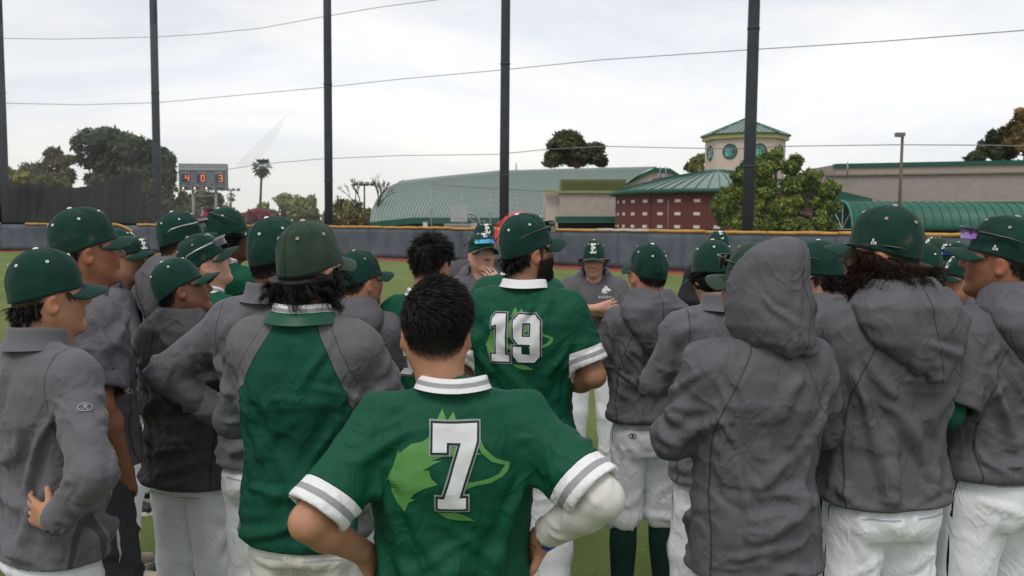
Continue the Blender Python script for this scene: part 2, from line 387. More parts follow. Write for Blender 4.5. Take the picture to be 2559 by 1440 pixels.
M_CAPD = mat('cap_button_dusty', (.42, .36, .31), .7, .15, 40)
M_DARKG = mat('emblem_edge', (.02, .03, .03), .7)
M_FRAME = mat('glasses_frame', (.010, .010, .011), .3, .05, spec=.6)
M_FRAMES = mat('glasses_silver', (.35, .35, .36), .3, .05, metal=.6)
M_EYE = mat('eye_white', (.65, .62, .58), .2, .03); M_IRIS = mat('iris', (.02, .012, .008), .15, .03)
M_CHAIN = mat('silver', (.6, .6, .6), .3, .05, metal=.9)
def lens_mat(name, a, b):
    m = mat(name, a, .08, .02, spec=1.0, metal=.75); t = m.node_tree; k = t.links.new
    tcn = t.nodes.new('ShaderNodeTexCoord'); g = t.nodes.new('ShaderNodeSeparateXYZ'); k(tcn.outputs['Generated'], g.inputs[0])
    r = t.nodes.new('ShaderNodeValToRGB'); r.color_ramp.elements[0].color = (*a, 1); r.color_ramp.elements[1].color = (*b, 1); k(g.outputs[0], r.inputs[0])
    k(r.outputs[0], t.nodes['Principled BSDF'].inputs['Base Color']); return m
M_LENSB = lens_mat('lens_blue', (.03, .10, .55), (.15, .65, .80)); M_LENSK = mat('lens_black', (.004, .004, .005), .06, .02, spec=1.0)
M_LENSR = lens_mat('lens_red', (.22, .02, .04), (.10, .015, .02)); M_LENSP = lens_mat('lens_purple', (.25, .12, .45), (.6, .55, .75))
SKIN = {'fair': (.56, .315, .225), 'tan': (.43, .215, .130), 'brown': (.29, .125, .068), 'dark': (.10, .042, .026), 'deep': (.17, .072, .042)}
HAIRC = np.array((.012, .009, .008))
A3 = lambda *v: np.array(v, float)
# ------------------------------------------------------------------ caps, glasses, emblems (shared meshes, head frame: +Y forward)
CH = .132
def cap_point(th, t):                          # th 0 = front, t 0 rim .. 1 top
    a, b = .0825, .1030
    rr = (1-min(t, 1)**2.7)**(1/2.1)
    front = max(0, math.cos(th))
    rr2 = rr*(1-.04*t*(1-front))
    x = a*math.sin(th)*rr2; y = b*math.cos(th)*rr2-.004*t
    z = CH*t+.010*front*math.sin(math.pi*min(t, 1))
    return x, y, z
def make_cap(seed, dent):
    nt_, nr = 96, 26; V = []; Fc = []
    rg_ = np.random.default_rng(seed)
    P = []
    for j in range(nr):
        t = 1-(1-j/(nr-1))**1.35
        for i in range(nt_):
            th = 2*math.pi*i/nt_; x, y, z = cap_point(th, t*.999)
            dth = (th/(math.pi/3)+.0) % 1; dth = min(dth, 1-dth)*(math.pi/3)*max(.2, (1-t*.8))*.09
            g = -.0022*math.exp(-(dth/.004)**2)+.0016*math.sin(math.pi*((th/(math.pi/3)) % 1))*math.sin(math.pi*min(1, t*1.1))
            if t < .1: g += .0012*(1-t/.1)      # sweatband roll
            n = Vector((x, y, z+.02)).normalized(); P.append(Vector((x, y, z))+n*g)
    P = np.array([tuple(p) for p in P])
    nz = np.clip((noise(P, 22, seed)-.42)*.006*dent+(noise(P, 45, seed+5)-.45)*.003*dent, -.0022, .009)
    nn = P/np.linalg.norm(P, axis=1)[:, None]
    tz = P[:, 2]/CH; P = P+nn*(nz*np.clip(tz*3, 0, 1)*np.clip((1.05-tz)*4, 0, 1))[:, None]
    V = P.tolist()
    for j in range(nr-1):
        for i in range(nt_): Fc.append((j*nt_+i, j*nt_+(i+1) % nt_, (j+1)*nt_+(i+1) % nt_, (j+1)*nt_+i))
    # inner rim
    b0 = len(V)
    for i in range(nt_): x, y, z = P[i]; V.append((x*.955, y*.96, z+.004))
    for i in range(nt_): Fc.append((i, b0+i, b0+(i+1) % nt_, (i+1) % nt_))
    V = np.array(V); V[:, 2] += -.012*(V[:, 1] < 0)*np.clip(-V[:, 1]/.1, 0, 1)*np.clip(1-V[:, 2]/CH, 0, 1)
    th = np.arctan2(V[:, 0], V[:, 1]+.004*V[:, 2]/CH) % (math.pi/3); sm = np.minimum(th, math.pi/3-th)*np.hypot(V[:, 0], V[:, 1]); sm = np.minimum(sm, np.abs(V[:, 2]-.0115+.01*np.clip(-V[:, 1]/.1, 0, 1))+.0005)
    return mesh_np('cap', V[:, [0, 1, 2]], np.array(Fc)[:, ::-1], True, {'seam': sm})
def make_brim(curve=.35, ln=.072):
    n, m = 25, 9; V = []; top = []
    for j in range(m):
        s = j/(m-1)
        for i in range(n):
            th = R(-72+144*i/(n-1)); x0, y0, z0 = cap_point(th, 0)
            ext = ln*math.cos(th*.86)**.62
            x = x0*(1+.10*s); y = y0+ext*s*(1 if True else 0)
            z = .004-curve*.9*(x*x)/.083-.10*s*ext-.35*s*s*ext*.5
            V.append((x, y-.002, z))
    V += [(x, y, z-.0032) for x, y, z in V]; Fc = []; o = n*m
    for j in range(m-1):
        for i in range(n-1):
            q = (j*n+i, j*n+i+1, (j+1)*n+i+1, (j+1)*n+i); Fc.append(q); Fc.append(tuple(o+k for k in q[::-1]))
    ring = [i for i in range(n)]+[j*n+n-1 for j in range(1, m)]+[(m-1)*n+i for i in range(n-2, -1, -1)]+[j*n for j in range(m-2, 0, -1)]
    for a, b in zip(ring, ring[1:]+ring[:1]): Fc.append((a, o+a, o+b, b))
    return mesh_np('brim', V, np.array(Fc)[:, ::-1], True, {'seam': np.full(len(V), .01)})
def dome(r, h, n=12, k=4):
    V = []; Fc = []
    for j in range(k):
        a = math.pi/2*j/k
        for i in range(n): V.append((r*math.cos(a)*math.cos(2*math.pi*i/n), r*math.cos(a)*math.sin(2*math.pi*i/n), h*math.sin(a)))
    for j in range(k-1):
        for i in range(n): Fc.append((j*n+i, j*n+(i+1) % n, (j+1)*n+(i+1) % n, (j+1)*n+i))
    V.append((0, 0, h)); me = bpy.data.meshes.new('button'); me.from_pydata(V, [], Fc+[((k-1)*n+i, (k-1)*n+(i+1) % n, k*n) for i in range(n)])
    me.polygons.foreach_set('use_smooth', np.ones(len(me.polygons), bool)); return me
def eyelet_mesh():
    n = 10; V = []
    for r_, z in ((.0050, 0), (.0046, .0014), (.0030, .0016), (.0014, .0004)):
        for i in range(n): V.append((r_*math.cos(2*math.pi*i/n), r_*math.sin(2*math.pi*i/n), z))
    Fc = [(j*n+i, j*n+(i+1) % n, (j+1)*n+(i+1) % n, (j+1)*n+i) for j in range(3) for i in range(n)]
    me = bpy.data.meshes.new('eyelet'); me.from_pydata(V, [], Fc); return me
CAPS = [make_cap(1, .5), make_cap(2, 1.2), make_cap(3, 1.9)]
for _i, _c in enumerate(CAPS): _c.materials.append(M_CAP[_i])
CAPV = [[CAPS[k]]+[make_cap(20+k*7+j, (.9, 1.6, 2.3)[j]) for j in range(3)] for k in range(3)]
for _k in range(3):
    for _c in CAPV[_k][1:]: _c.materials.append(M_CAP[_k])
BRIM = make_brim(.30); EYELET = eyelet_mesh(); BUTTON = dome(.0085, .0045)
BRIMS = []
for _i in range(3):
    _b = BRIM.copy(); _b.materials.append(M_CAP[_i]); BRIMS.append(_b)
BUT = [BUTTON.copy() for _ in range(2)]; BUT[0].materials.append(M_CAPW); BUT[1].materials.append(M_CAPD)
EYE = [EYELET.copy() for _ in range(2)]; EYE[0].materials.append(M_CAPW); EYE[1].materials.append(M_CAPD)
# ---- flat print: 2D polygons (metres, x right, y up) laid on a surface by ray casting
def offset_poly(pts, d):
    n = len(pts); out = []; A = sum(pts[i][0]*pts[(i+1) % n][1]-pts[(i+1) % n][0]*pts[i][1] for i in range(n)); sg = 1 if A > 0 else -1
    for i in range(n):
        p0, p1, p2 = Vector(pts[i-1]), Vector(pts[i]), Vector(pts[(i+1) % n])
        a = (p1-p0).normalized(); b = (p2-p1).normalized(); na = Vector((a.y, -a.x))*sg; nb = Vector((b.y, -b.x))*sg
        m = (na+nb); q = max(.35, (1+na.dot(nb))/2); m = m/2/q; out.append(tuple(p1+m*d))
    return out
from mathutils.geometry import tessellate_polygon
def decal(name, polys, hit, m, parent, cell=.012, lift=.002):
    """polys: list of [outer, hole, ...]; hit(x, y) -> (point, normal) on the carrying surface."""
    bm = bmesh.new()
    for loops in polys:
        pl = [[Vector((x, y, 0)) for x, y in lp] for lp in loops]; flat = [v for lp in pl for v in lp]
        vs_ = [bm.verts.new(v) for v in flat]
        for t in tessellate_polygon(pl):
            try: bm.faces.new([vs_[i] for i in t])
            except ValueError: pass
    xs = [v.co.x for v in bm.verts]; ys = [v.co.y for v in bm.verts]
    for ax, lo, hi in ((0, min(xs), max(xs)), (1, min(ys), max(ys))):
        q = lo+cell
        while q < hi:
            co = (q, 0, 0) if ax == 0 else (0, q, 0); no = (1, 0, 0) if ax == 0 else (0, 1, 0)
            bmesh.ops.bisect_plane(bm, geom=bm.verts[:]+bm.edges[:]+bm.faces[:], plane_co=co, plane_no=no); q += cell
    for v in bm.verts:
        h = hit(v.co.x, v.co.y)
        if h: v.co = h[0]+h[1]*lift
    bm.normal_update()
    me = bpy.data.meshes.new(name); bm.to_mesh(me); bm.free()
    if me.polygons:
        pass
    return obj(name, me, m, parent)
# old-style letter E for the caps (about 1 unit tall)
E_POLY = [[[(-.34,.44),(-.16,.50),(.02,.42),(.16,.50),(.38,.46),(.36,.26),(.26,.34),(.06,.30),(.06,.11),(.18,.12),(.26,.20),(.30,.02),(.24,-.12),(.16,-.05),(.06,-.05),(.06,-.30),(.22,-.36),(.38,-.18),(.40,-.36),(.28,-.50),(.04,-.44),(-.14,-.50),(-.34,-.44),(-.38,-.30),(-.26,-.36),(-.18,-.32),(-.18,-.08),(-.30,-.04),(-.18,.04),(-.18,.32),(-.28,.32),(-.38,.26)]],
          [[(-.085,.34),(-.055,.34),(-.055,-.34),(-.085,-.34)]]]
HUSKY_S = [[[(-.5,-.28),(-.42,.10),(-.18,.32),(-.08,.52),(.0,.34),(.10,.50),(.16,.28),(.50,.06),(.46,-.06),(.18,-.10),(.06,-.04),(-.06,-.12),(.12,-.22),(.10,-.34),(-.10,-.22),(-.24,-.42),(-.26,-.20)]]]
def cap_hit(th0, t0, sx=1.0):
    def hit(x, y):
        th = th0-x/.098; t = t0+y/CH
        e = 1e-3; p = Vector(cap_point(th, t)); a = Vector(cap_point(th+e, t))-p; b = Vector(cap_point(th, min(.99, t+e)))-p
        n = a.cross(b).normalized()
        if n.dot(p) < 0: n = -n
        return p, n
    return hit
def scaled(polys, s, dx=0, dy=0, flip=False):
    return [[[((-x if flip else x)*s+dx, y*s+dy) for x, y in lp] for lp in loops] for loops in polys]
_h = cap_hit(0, .46)
def _proto(name, polys, hit, m, lift):
    o = decal(name, polys, hit, m, None, .01, lift); me = o.data; bpy.data.objects.remove(o); return me
ME_EMB = _proto('letter_emblem', scaled(E_POLY[:1], .072), _h, M_CAPW, .0035)
ME_EMBK = _proto('letter_inline', scaled(E_POLY[1:], .072), _h, M_DARKG, .0045)  # thin dark stroke drawn inside the letter's stem
FLAG = [[[(-.5,-.5),(.5,-.35),(.35,.1),(-.05,0),(-.1,.5),(-.35,.5),(-.4,0)], [(-.3,-.32),(-.25,.2),(-.2,.2),(-.15,-.15),(.2,-.1),(.3,-.25)]]]
ME_FLAGS = [_proto('side_mark', scaled(FLAG, .016), cap_hit(s*R(82), .18), M_CAPW, .0025) for s in (-1, 1)]
def add_cap(P, Mh, kind=0, dusty=False, emblem=True, flag=0, brim=True, var=0):
    c = obj('cap', CAPV[kind][var % 4], None, P); c.matrix_local = Mh @ Matrix.Translation((0, -.004, .006)) @ Matrix.Rotation(R(13), 4, 'X')
    if brim: obj('brim', BRIMS[kind], None, c)
    b = obj('button', BUT[dusty], None, c); b.location = (0, -.004, CH-.0005)
    for i in range(6):
        th = R(30+60*i); x, y, z = cap_point(th, .70); e = 1e-3
        p = Vector((x, y, z)); n = (Vector(cap_point(th+e, .70))-p).cross(Vector(cap_point(th, .70+e))-p).normalized()
        if n.dot(p) < 0: n = -n
        o = obj('eyelet', EYE[dusty], None, c); o.matrix_local = Matrix.Translation(p+n*.0042) @ n.to_track_quat('Z', 'Y').to_matrix().to_4x4()
    if emblem:
        obj('letter_emblem', ME_EMB, None, c); obj('letter_inline', ME_EMBK, None, c)
    if flag: obj('side_mark', ME_FLAGS[0 if flag < 0 else 1], None, c)
    return c
def make_glasses():
    """wrap-around sport glasses; lens arc in front of the face, arms running back"""
    V = []; n = 17
    for j, z in enumerate((.017, .006, -.008, -.018)):
        for i in range(n):
            th = R(-62+124*i/(n-1)); r = .079+.003*math.cos(3*th)
            w = 1 if j in (0,) else (.96 if j < 3 else .80)
            nose = .009*math.exp(-(math.degrees(th)/9)**2) if j == 3 else 0
            V.append((r*math.sin(th*w)*.98, .105*math.cos(th*w)+.004*(j == 0), z+nose-.006*abs(math.sin(th))*(j == 3)*-1))
    Fc = [(j*n+i, j*n+i+1, (j+1)*n+i+1, (j+1)*n+i) for j in range(3) for i in range(n-1)]
    lens = mesh_np('lens', V, np.array(Fc)); fr = MB()
    fr.tube([(v[0]*1.01, v[1]*1.01, v[2]) for v in V[:n]], .0026, 6)
    for s in (-1, 1):
        fr.tube([(s*.071, .047, .012), (s*.080, .02, .011), (s*.083, -.03, .009), (s*.080, -.07, .002), (s*.074, -.085, -.010)], [.0050, .0046, .0034, .0028, .0024], 6)
    return lens, fr.mesh('glasses_frame', True)
LENS, FRAME = make_glasses(); _gl = {}
def add_glasses(P, M, lens, frame):
    key = (lens.name, frame.name)
    if key not in _gl:
        a = LENS.copy(); a.materials.append(lens); b = FRAME.copy(); b.materials.append(frame); _gl[key] = (a, b)
    a, b = _gl[key]
    o = obj('sunglasses', b, None, P); o.matrix_local = M; obj('lens', a, None, o); return o
# ------------------------------------------------------------------ hair made of many fine tapered blades
def blades(name, roots, dirs, length, mt, parent, rg, width=.0016, seg=4, grav=0.0, curl=0.0, cf=40., M=None, skull=None, clump=0, rimcap=False, tight=.55):
    n = len(roots); Ln = rg.uniform(*length, n); P = roots.copy(); d = dirs/np.linalg.norm(dirs, axis=1)[:, None]
    side = np.cross(d, rg.normal(size=(n, 3))); side /= np.linalg.norm(side, axis=1)[:, None]
    ph = rg.uniform(0, 6.28, n); cfq = cf*rg.uniform(.7, 1.3, n)
    if clump:
        cc = roots[rg.choice(n, clump)]; ci = np.argmin(((roots[:, None, :]-cc[None])**2).sum(2), 1)
        cd = rg.normal(0, .38, (clump, 3)); d = d*.8+cd[ci]; d /= np.linalg.norm(d, axis=1)[:, None]
        cp = rg.uniform(0, 6.28, clump); cq = cf*rg.uniform(.6, 1.4, clump); ph = cp[ci]+rg.normal(0, .35, n); cfq = cq[ci]; Ln = Ln*rg.uniform(.7, 1.2, clump)[ci]
        cs = np.cross(rg.normal(size=(clump, 3)), A3(.1, .2, 1)); cs /= np.linalg.norm(cs, axis=1)[:, None]; side = cs[ci]
    u2 = np.cross(d, side)
    pull = (cc[ci]-roots)*tight if clump else np.zeros((n, 3))
    V = np.zeros((n, (seg+1)*2, 3)); cen = P.copy(); wj = rg.uniform(.7, 1.2, n); wsd = np.cross(d, rg.normal(size=(n, 3))); wsd /= np.linalg.norm(wsd, axis=1)[:, None]
    for j in range(seg+1):
        t = j/seg; w_ = width*(1-.75*t)*wj
        s_ = t*Ln
        off = curl*t*(np.sin(ph+cfq*s_)[:, None]*side+np.cos(ph+cfq*s_)[:, None]*u2)
        c = cen+off+pull*t
        if skull is not None:
            q = (c-skull[0])/skull[1]; l = np.linalg.norm(q, axis=1); m = l < 1
            c[m] = skull[0]+(q[m]/l[m][:, None])*skull[1]
        if rimcap: c[:, 2] = np.minimum(c[:, 2], -.003+.231*c[:, 1]-.010*np.clip(-c[:, 1]/.1, 0, 1))
        V[:, 2*j] = c+wsd*w_[:, None]; V[:, 2*j+1] = c-wsd*w_[:, None]
        dd = d.copy(); dd[:, 2] -= grav*(t+.15); dd /= np.linalg.norm(dd, axis=1)[:, None]; d = dd
        cen = cen+d*(Ln/seg)[:, None]
    base = (np.arange(n)*(seg+1)*2)[:, None]
    Q = np.concatenate([base+np.array([[2*j, 2*j+1, 2*j+3, 2*j+2]]) for j in range(seg)])
    return obj(name, mesh_np(name, V.reshape(-1, 3), Q), mt, parent)
def text_mesh(txt, size, m, parent, M, depth=.0, name='lettering', align='CENTER'):
    c = bpy.data.curves.new(name, 'FONT'); c.body = txt; c.size = size; c.align_x = align; c.align_y = 'CENTER'; c.extrude = depth; c.resolution_u = 2
    t = bpy.data.objects.new('tmp', c); C.objects.link(t); bpy.context.view_layer.update()
    me = bpy.data.meshes.new_from_object(t.evaluated_get(bpy.context.evaluated_depsgraph_get())); bpy.data.objects.remove(t); me.name = name
    o = obj(name, me, m, parent); o.matrix_local = M; return o
# ------------------------------------------------------------------ the field, the fence and what stands beyond
def ramp2(name, ca, cb, scale, rough=.9, bump=.4, bscale=60, bdist=.02, detail=8, fine=0):
    m = mat(name, (1, 1, 1), rough, .10, scale*6, bump, bscale, .15, bdist=bdist, coords='Object'); t = m.node_tree; k = t.links.new
    mu = [n for n in t.nodes if n.type == 'VECT_MATH'][0]; tc = [n for n in t.nodes if n.type == 'TEX_COORD'][0]
    n = t.nodes.new('ShaderNodeTexNoise'); n.inputs['Scale'].default_value = scale; n.inputs['Detail'].default_value = detail; k(tc.outputs['Object'], n.inputs['Vector'])
    r = t.nodes.new('ShaderNodeValToRGB'); r.color_ramp.elements[0].position = .35; r.color_ramp.elements[1].position = .65
    r.color_ramp.elements[0].color = (*ca, 1); r.color_ramp.elements[1].color = (*cb, 1); k(n.outputs[0], r.inputs[0]); k(r.outputs[0], mu.inputs[0]); return m
g = MB(); g.add([(-1500, -200, -.03), (1500, -200, -.03), (1500, 2500, -.03), (-1500, 2500, -.03)], [(0, 1, 2, 3)])
struct(g.obj('ground', ramp2('dry_ground', (.16, .15, .12), (.22, .20, .16), .3)))
FPX = [(-500, 622.5), (-200, 625), (0, 627), (400, 630.5), (700, 637), (1130, 652), (1400, 665.5), (1700, 679), (2100, 697), (2559, 718), (3000, 739)]
FP = [ground(*p) for p in FPX]
FL = [0]
for a, b in zip(FP, FP[1:]): FL.append(FL[-1]+(b-a).length)
def fpos(s, off=0.0, z=0.0):                      # point along the fence line, off = metres behind it
    s = min(max(s, 0), FL[-1]-1e-3); i = max(j for j in range(len(FL)-1) if FL[j] <= s); t = (s-FL[i])/(FL[i+1]-FL[i])
    # smooth the polyline
    def P(q):
        q = min(max(q, 0), FL[-1]-1e-3); i = max(j for j in range(len(FL)-1) if FL[j] <= q); return FP[i].lerp(FP[i+1], (q-FL[i])/(FL[i+1]-FL[i]))
    c = (P(s-4)+P(s-2)+P(s)+P(s+2)+P(s+4))/5; d = (P(s+2)-P(s-2)).normalized(); n = Vector((-d.y, d.x, 0))
    return c+n*off+Vector((0, 0, z)), d, n
def fence_s(px):                                   # fence parameter seen at picture column px
    best = None
    for i in range(int(FL[-1]*4)):
        p = fpos(i/4)[0]; v = CAM_R.transposed() @ (p-Vector((0, 0, CAM_H))); x = PW/2+F*v.x/-v.z
        if best is None or abs(x-px) < best[0]: best = (abs(x-px), i/4)
    return best[1]
# turf inside the fence, warning track, both following the fence line
ns = int(FL[-1]/1.5)
pts = [fpos(i*FL[-1]/ns, -2.0, 0)[0] for i in range(ns+1)]
m = MB(); m.add([(-160, -60, 0)]+[tuple(p) for p in pts]+[(160, -60, 0)], [tuple(range(len(pts)+1, -1, -1))])
turf = ramp2('turf', (.108, .140, .043), (.155, .196, .060), .35, .95, .9, 260, .012)
_n = [n for n in turf.node_tree.nodes if n.type == 'TEX_NOISE']
_n[0].inputs['Scale'].default_value = 55; [n for n in turf.node_tree.nodes if n.type == 'MAP_RANGE'][0].inputs[3].default_value = .55; [n for n in turf.node_tree.nodes if n.type == 'MAP_RANGE'][0].inputs[4].default_value = 1.45
struct(m.obj('turf_field', turf))
V = []; Fc = []
for i in range(ns+1):
    s = i*FL[-1]/ns; V += [fpos(s, -2.05, -.004)[0], fpos(s, .6, -.004)[0]]
Fc = [(2*i+2, 2*i+3, 2*i+1, 2*i) for i in range(ns)]
m = MB(); m.add(V, [q[::-1] for q in Fc]); struct(m.obj('warning_track', ramp2('red_track', (.22, .055, .038), (.30, .085, .06), .8, .95, .3, 80)))
# ---- outfield fence
M_SCREEN = ramp2('windscreen', (.082, .100, .122), (.115, .135, .158), 1.2, .85, .35, 90, .01)
M_YEL = mat('fence_cap_yellow', (.47, .265, .07), .6, .22, 3.0, .3, 40, .3, bdist=.01, stains=((.35, .30, .22), 2.5, .60)); M_YELF = mat('fence_cap_bleached', (.50, .42, .32), .7, .2, 4)
FH = 1.60
fence = empty('outfield_fence', fpos(FL[-1]/2)[0]); tag(fence, 'long low outfield fence with slate windscreen and yellow tube along its top', 'fence')
fo = fence.location
PL = 3.0; n = int(FL[-1]/PL)
for i in range(n):
    V = []; cols, rows = 13, 6; sd = i*1.7
    for r_ in range(rows+1):
        for c in range(cols):
            s = (i+c/(cols-1))*PL; z = .03+(FH-.06)*r_/rows
            wv = .022*math.sin(s*2.1)*math.sin(s*.37)*math.sin(math.pi*r_/rows)+.02*math.sin(s*5.3+r_*1.3)*math.sin(math.pi*r_/rows)
            V.append(fpos(s, wv, z)[0]-fo)
    Fc = [(r_*cols+c, r_*cols+c+1, (r_+1)*cols+c+1, (r_+1)*cols+c) for r_ in range(rows) for c in range(cols-1)]
    mm = MB(); mm.add(V, Fc); o = mm.obj('windscreen_panel', M_SCREEN, fence, True); so = o.modifiers.new('s', 'SOLIDIFY'); so.thickness = .01
    p = fpos(i*PL, .10, 0)[0]-fo; q = MB(); q.tube([p, p+Vector((0, 0, FH-.02))], .035, 8); q.obj('post', mat('galvanised', (.25, .26, .27), .5, .1, metal=.6), fence, True)
s_gap = (fence_s(6), fence_s(62)); s_br = (fence_s(262), fence_s(332)); s_gap2 = (fence_s(332), fence_s(342))
CL = 2.45; s = 0.0; ci = 0
while s < FL[-1]-CL:
    e = s+CL*random.uniform(.8, 1.15); a, b = s, e-.03
    skip = False
    for gp in (s_gap, (s_br[0], s_gap2[1])):
        if a < gp[1] and b > gp[0]:
            if a < gp[0]-.5: b = gp[0]
            elif b > gp[1]+.5: a = gp[1]
            else: skip = True
    if not skip:
        dz = random.uniform(-.012, .018); k = 8
        pts = [fpos(a+(b-a)*j/k, 0, FH+.01+dz+.02*math.sin(math.pi*j/k)*random.uniform(-.6, 1))[0]-fo for j in range(k+1)]
        rad = [.066+random.uniform(-.008, .006) for _ in pts]
        q = MB(); q.tube(pts, rad, 12); q.obj('rail_cap', M_YELF if ci % 9 == 4 else M_YEL, fence, True); ci += 1
    s = e
q = MB(); pts = [fpos(s_br[0]+(s_br[1]-s_br[0])*j/8, -.03, FH+.02-.42*max(0, (j-3)/5)**1.5)[0]-fo for j in range(9)]; q.tube(pts, .07, 12); q.obj('loose_rail_cap', M_YEL, fence, True)
# ---- tall net poles, cables and netting
M_POLE = mat('pole_dark', (.034, .040, .052), .6, .25, 2.0, .2, 60, .3)
netting = empty('safety_net', fpos(FL[-1]/2, .9)[0]); tag(netting, 'sheer safety netting with sagging cables strung between tall dark poles', 'netting'); no_ = netting.location
PPX = [1, 380, 805, 1243, 1849, 2760]; PS = [fence_s(p) for p in PPX]
for i, s in enumerate(PS):
    c = fpos(s, .55)[0]; r = empty('net_pole', c); q = MB(); q.tube([(0, 0, 0), (0, 0, 6), (0, 0, 12), (0, 0, 17)], [.225, .225, .215, .21], 28); q.obj('shaft', M_POLE, r, True)
    b = MB(); b.tube([(0, 0, 0), (0, 0, .05)], .34, 20); b.obj('base_plate', M_POLE, r); 
    for zz in (4.1, 9.3):
        b = MB(); b.tube([(0, 0, zz), (0, 0, zz+.09)], .238, 28); b.obj('band', M_POLE, r, True)
    if i == 2:
        b = MB(); b.box((-.30, .0, 1.0), (.12, .3, 2.6)); b.obj('side_plate', mat('plate_grey', (.16, .17, .18), .6), r)
    lab = ['net pole beside the gap in the yellow fence cap', 'net pole beside the dark draped cover and scoreboard', 'net pole with grey plate by its foot, before hazy green trees', 'net pole in front of the large green-roofed hall', 'net pole in front of the round-windowed tower and leafy tree', 'net pole past the bronze lamp post, where the cables end'][i]
    tag(r, 'tall dark steel '+lab, 'pole', 'tall net poles along the fence')
M_CABLE = mat('cable', (.20, .21, .22), .6)
def net_pt(px, py):
    s = fence_s(px) if px > -400 else 0; c, d, n = fpos(s, .9); r = ray(px, py); t = (c-Vector((0, 0, CAM_H))).dot(n)/r.dot(n); return Vector((0, 0, CAM_H))+r*t
for ln in ([(0, 96), (150, 98), (380, 93), (500, 86), (650, 71), (808, 42), (950, 18), (1090, 0), (1245, -28)],
           [(0, 258), (200, 262), (390, 257), (600, 238), (808, 219), (1000, 198), (1245, 176), (1500, 150), (1852, 126), (2200, 104), (2559, 76), (2760, 58)],
           [(565, 424), (620, 416), (680, 408), (808, 397), (1000, 389), (1245, 386), (1360, 374), (1510, 366), (1700, 370), (1852, 372), (1950, 366), (2240, 362), (2450, 363), (2600, 366), (2760, 372)]):
    q = MB(); q.tube([net_pt(*p)-no_ for p in ln], .016, 6); q.obj('cable', M_CABLE, netting, True)
def net_mat(name, fac, col):
    m = bpy.data.materials.new(name); m.use_nodes = True; t = m.node_tree; t.nodes.clear(); k = t.links.new
    o = t.nodes.new('ShaderNodeOutputMaterial'); mx = t.nodes.new('ShaderNodeMixShader'); a = t.nodes.new('ShaderNodeBsdfTransparent'); d = t.nodes.new('ShaderNodeBsdfDiffuse'); tr = t.nodes.new('ShaderNodeBsdfTranslucent'); ad = t.nodes.new('ShaderNodeMixShader')
    d.inputs[0].default_value = (*col, 1); tr.inputs[0].default_value = (*col, 1); k(d.outputs[0], ad.inputs[1]); k(tr.outputs[0], ad.inputs[2])
    tc = t.nodes.new('ShaderNodeTexCoord'); n = t.nodes.new('ShaderNodeTexNoise'); n.inputs['Scale'].default_value = .35; k(tc.outputs['Object'], n.inputs[0])
    mr = t.nodes.new('ShaderNodeMapRange'); mr.inputs[1].default_value = .3; mr.inputs[2].default_value = .7; mr.inputs[3].default_value = fac*.6; mr.inputs[4].default_value = fac*1.3; k(n.outputs[0], mr.inputs[0])
    k(mr.outputs[0], mx.inputs[0]); k(a.outputs[0], mx.inputs[1]); k(ad.outputs[0], mx.inputs[2]); k(mx.outputs[0], o.inputs[0]); return m
M_NET = net_mat('net_sheer', .068, (.8, .82, .85)); M_NET2 = net_mat('net_fine', .02, (.5, .5, .5)); M_NETF = net_mat('net_folded', .22, (.85, .86, .88)); M_LINK = net_mat('chain_link', .10, (.35, .36, .37))
for i in range(5):
    V = []; cs, rs = 9, 5
    for r_ in range(rs):
        for c in range(cs):
            s = PS[i]+(PS[i+1]-PS[i])*c/(cs-1); V.append(fpos(s, .22+.06*math.sin(c*.8+r_), FH+.1+11.5*r_/(rs-1))[0]-no_)
    mm = MB(); mm.add(V, [(r_*cs+c, r_*cs+c+1, (r_+1)*cs+c+1, (r_+1)*cs+c) for r_ in range(rs-1) for c in range(cs-1)]); mm.obj('net_panel', M_NET if i < 2 else M_NET2, netting, True)
q = MB(); up = [(712, 286), (680, 318), (640, 356), (606, 392), (582, 416)]; lo = [(714, 290), (697, 328), (676, 364), (650, 394), (612, 419)]
V = [net_pt(*p)-no_+Vector((0, .25, 0)) for p in up]+[net_pt(*p)-no_+Vector((0, .1, 0)) for p in lo]; q.add(V, [(i, i+1, 6+i, 5+i) for i in range(4)]); q.obj('net_fold', M_NETF, netting, True)
# ---- dark cover draped over a cage
cv = empty('cage_cover', aty(190, 560, 56.0)); cv.location.z = 0; tag(cv, 'black-green mesh cover draped over a cage behind the fence, beside the pine', 'cover'); co_ = cv.location
top = [(14, 470), (34, 463), (62, 458), (100, 461), (150, 466), (185, 470), (225, 464), (262, 452), (300, 440), (334, 430), (346, 452), (358, 492), (384, 520)]
V = []; cols, rows = 90, 16; hw_ = []
for r_ in range(rows+1):
    v = r_/rows
    for c in range(cols+1):
        u = c/cols; j = min(int(u*(len(top)-1)), len(top)-2); f = u*(len(top)-1)-j; tx = top[j][0]*(1-f)+top[j+1][0]*f; ty = top[j][1]*(1-f)+top[j+1][1]*f
        wv = .55*math.sin(tx*.05+v*2)*v+.30*math.sin(tx*.17-v*1.5)*(1-.4*v)*min(1, v*3)+.12*math.sin(tx*.41+v)
        p0 = aty(tx, ty, 56.0); bx = tx if tx > 40 else tx-8
        p1 = aty(bx, 575, 55.2); p = p0.lerp(p1, v); p.z = p0.z*(1-v)+(-.0)*v; p.y -= wv+(.9*v); V.append(p-co_)
mm = MB(); mm.add(V, [(r_*(cols+1)+c, (r_+1)*(cols+1)+c, (r_+1)*(cols+1)+c+1, r_*(cols+1)+c+1) for r_ in range(rows) for c in range(cols)])
o = mm.obj('cover_cloth', mat('cover_black_green', (.006, .008, .0055), .7, .3, 1.5, spec=.15), cv, True); o.modifiers.new('s', 'SOLIDIFY').thickness = .02
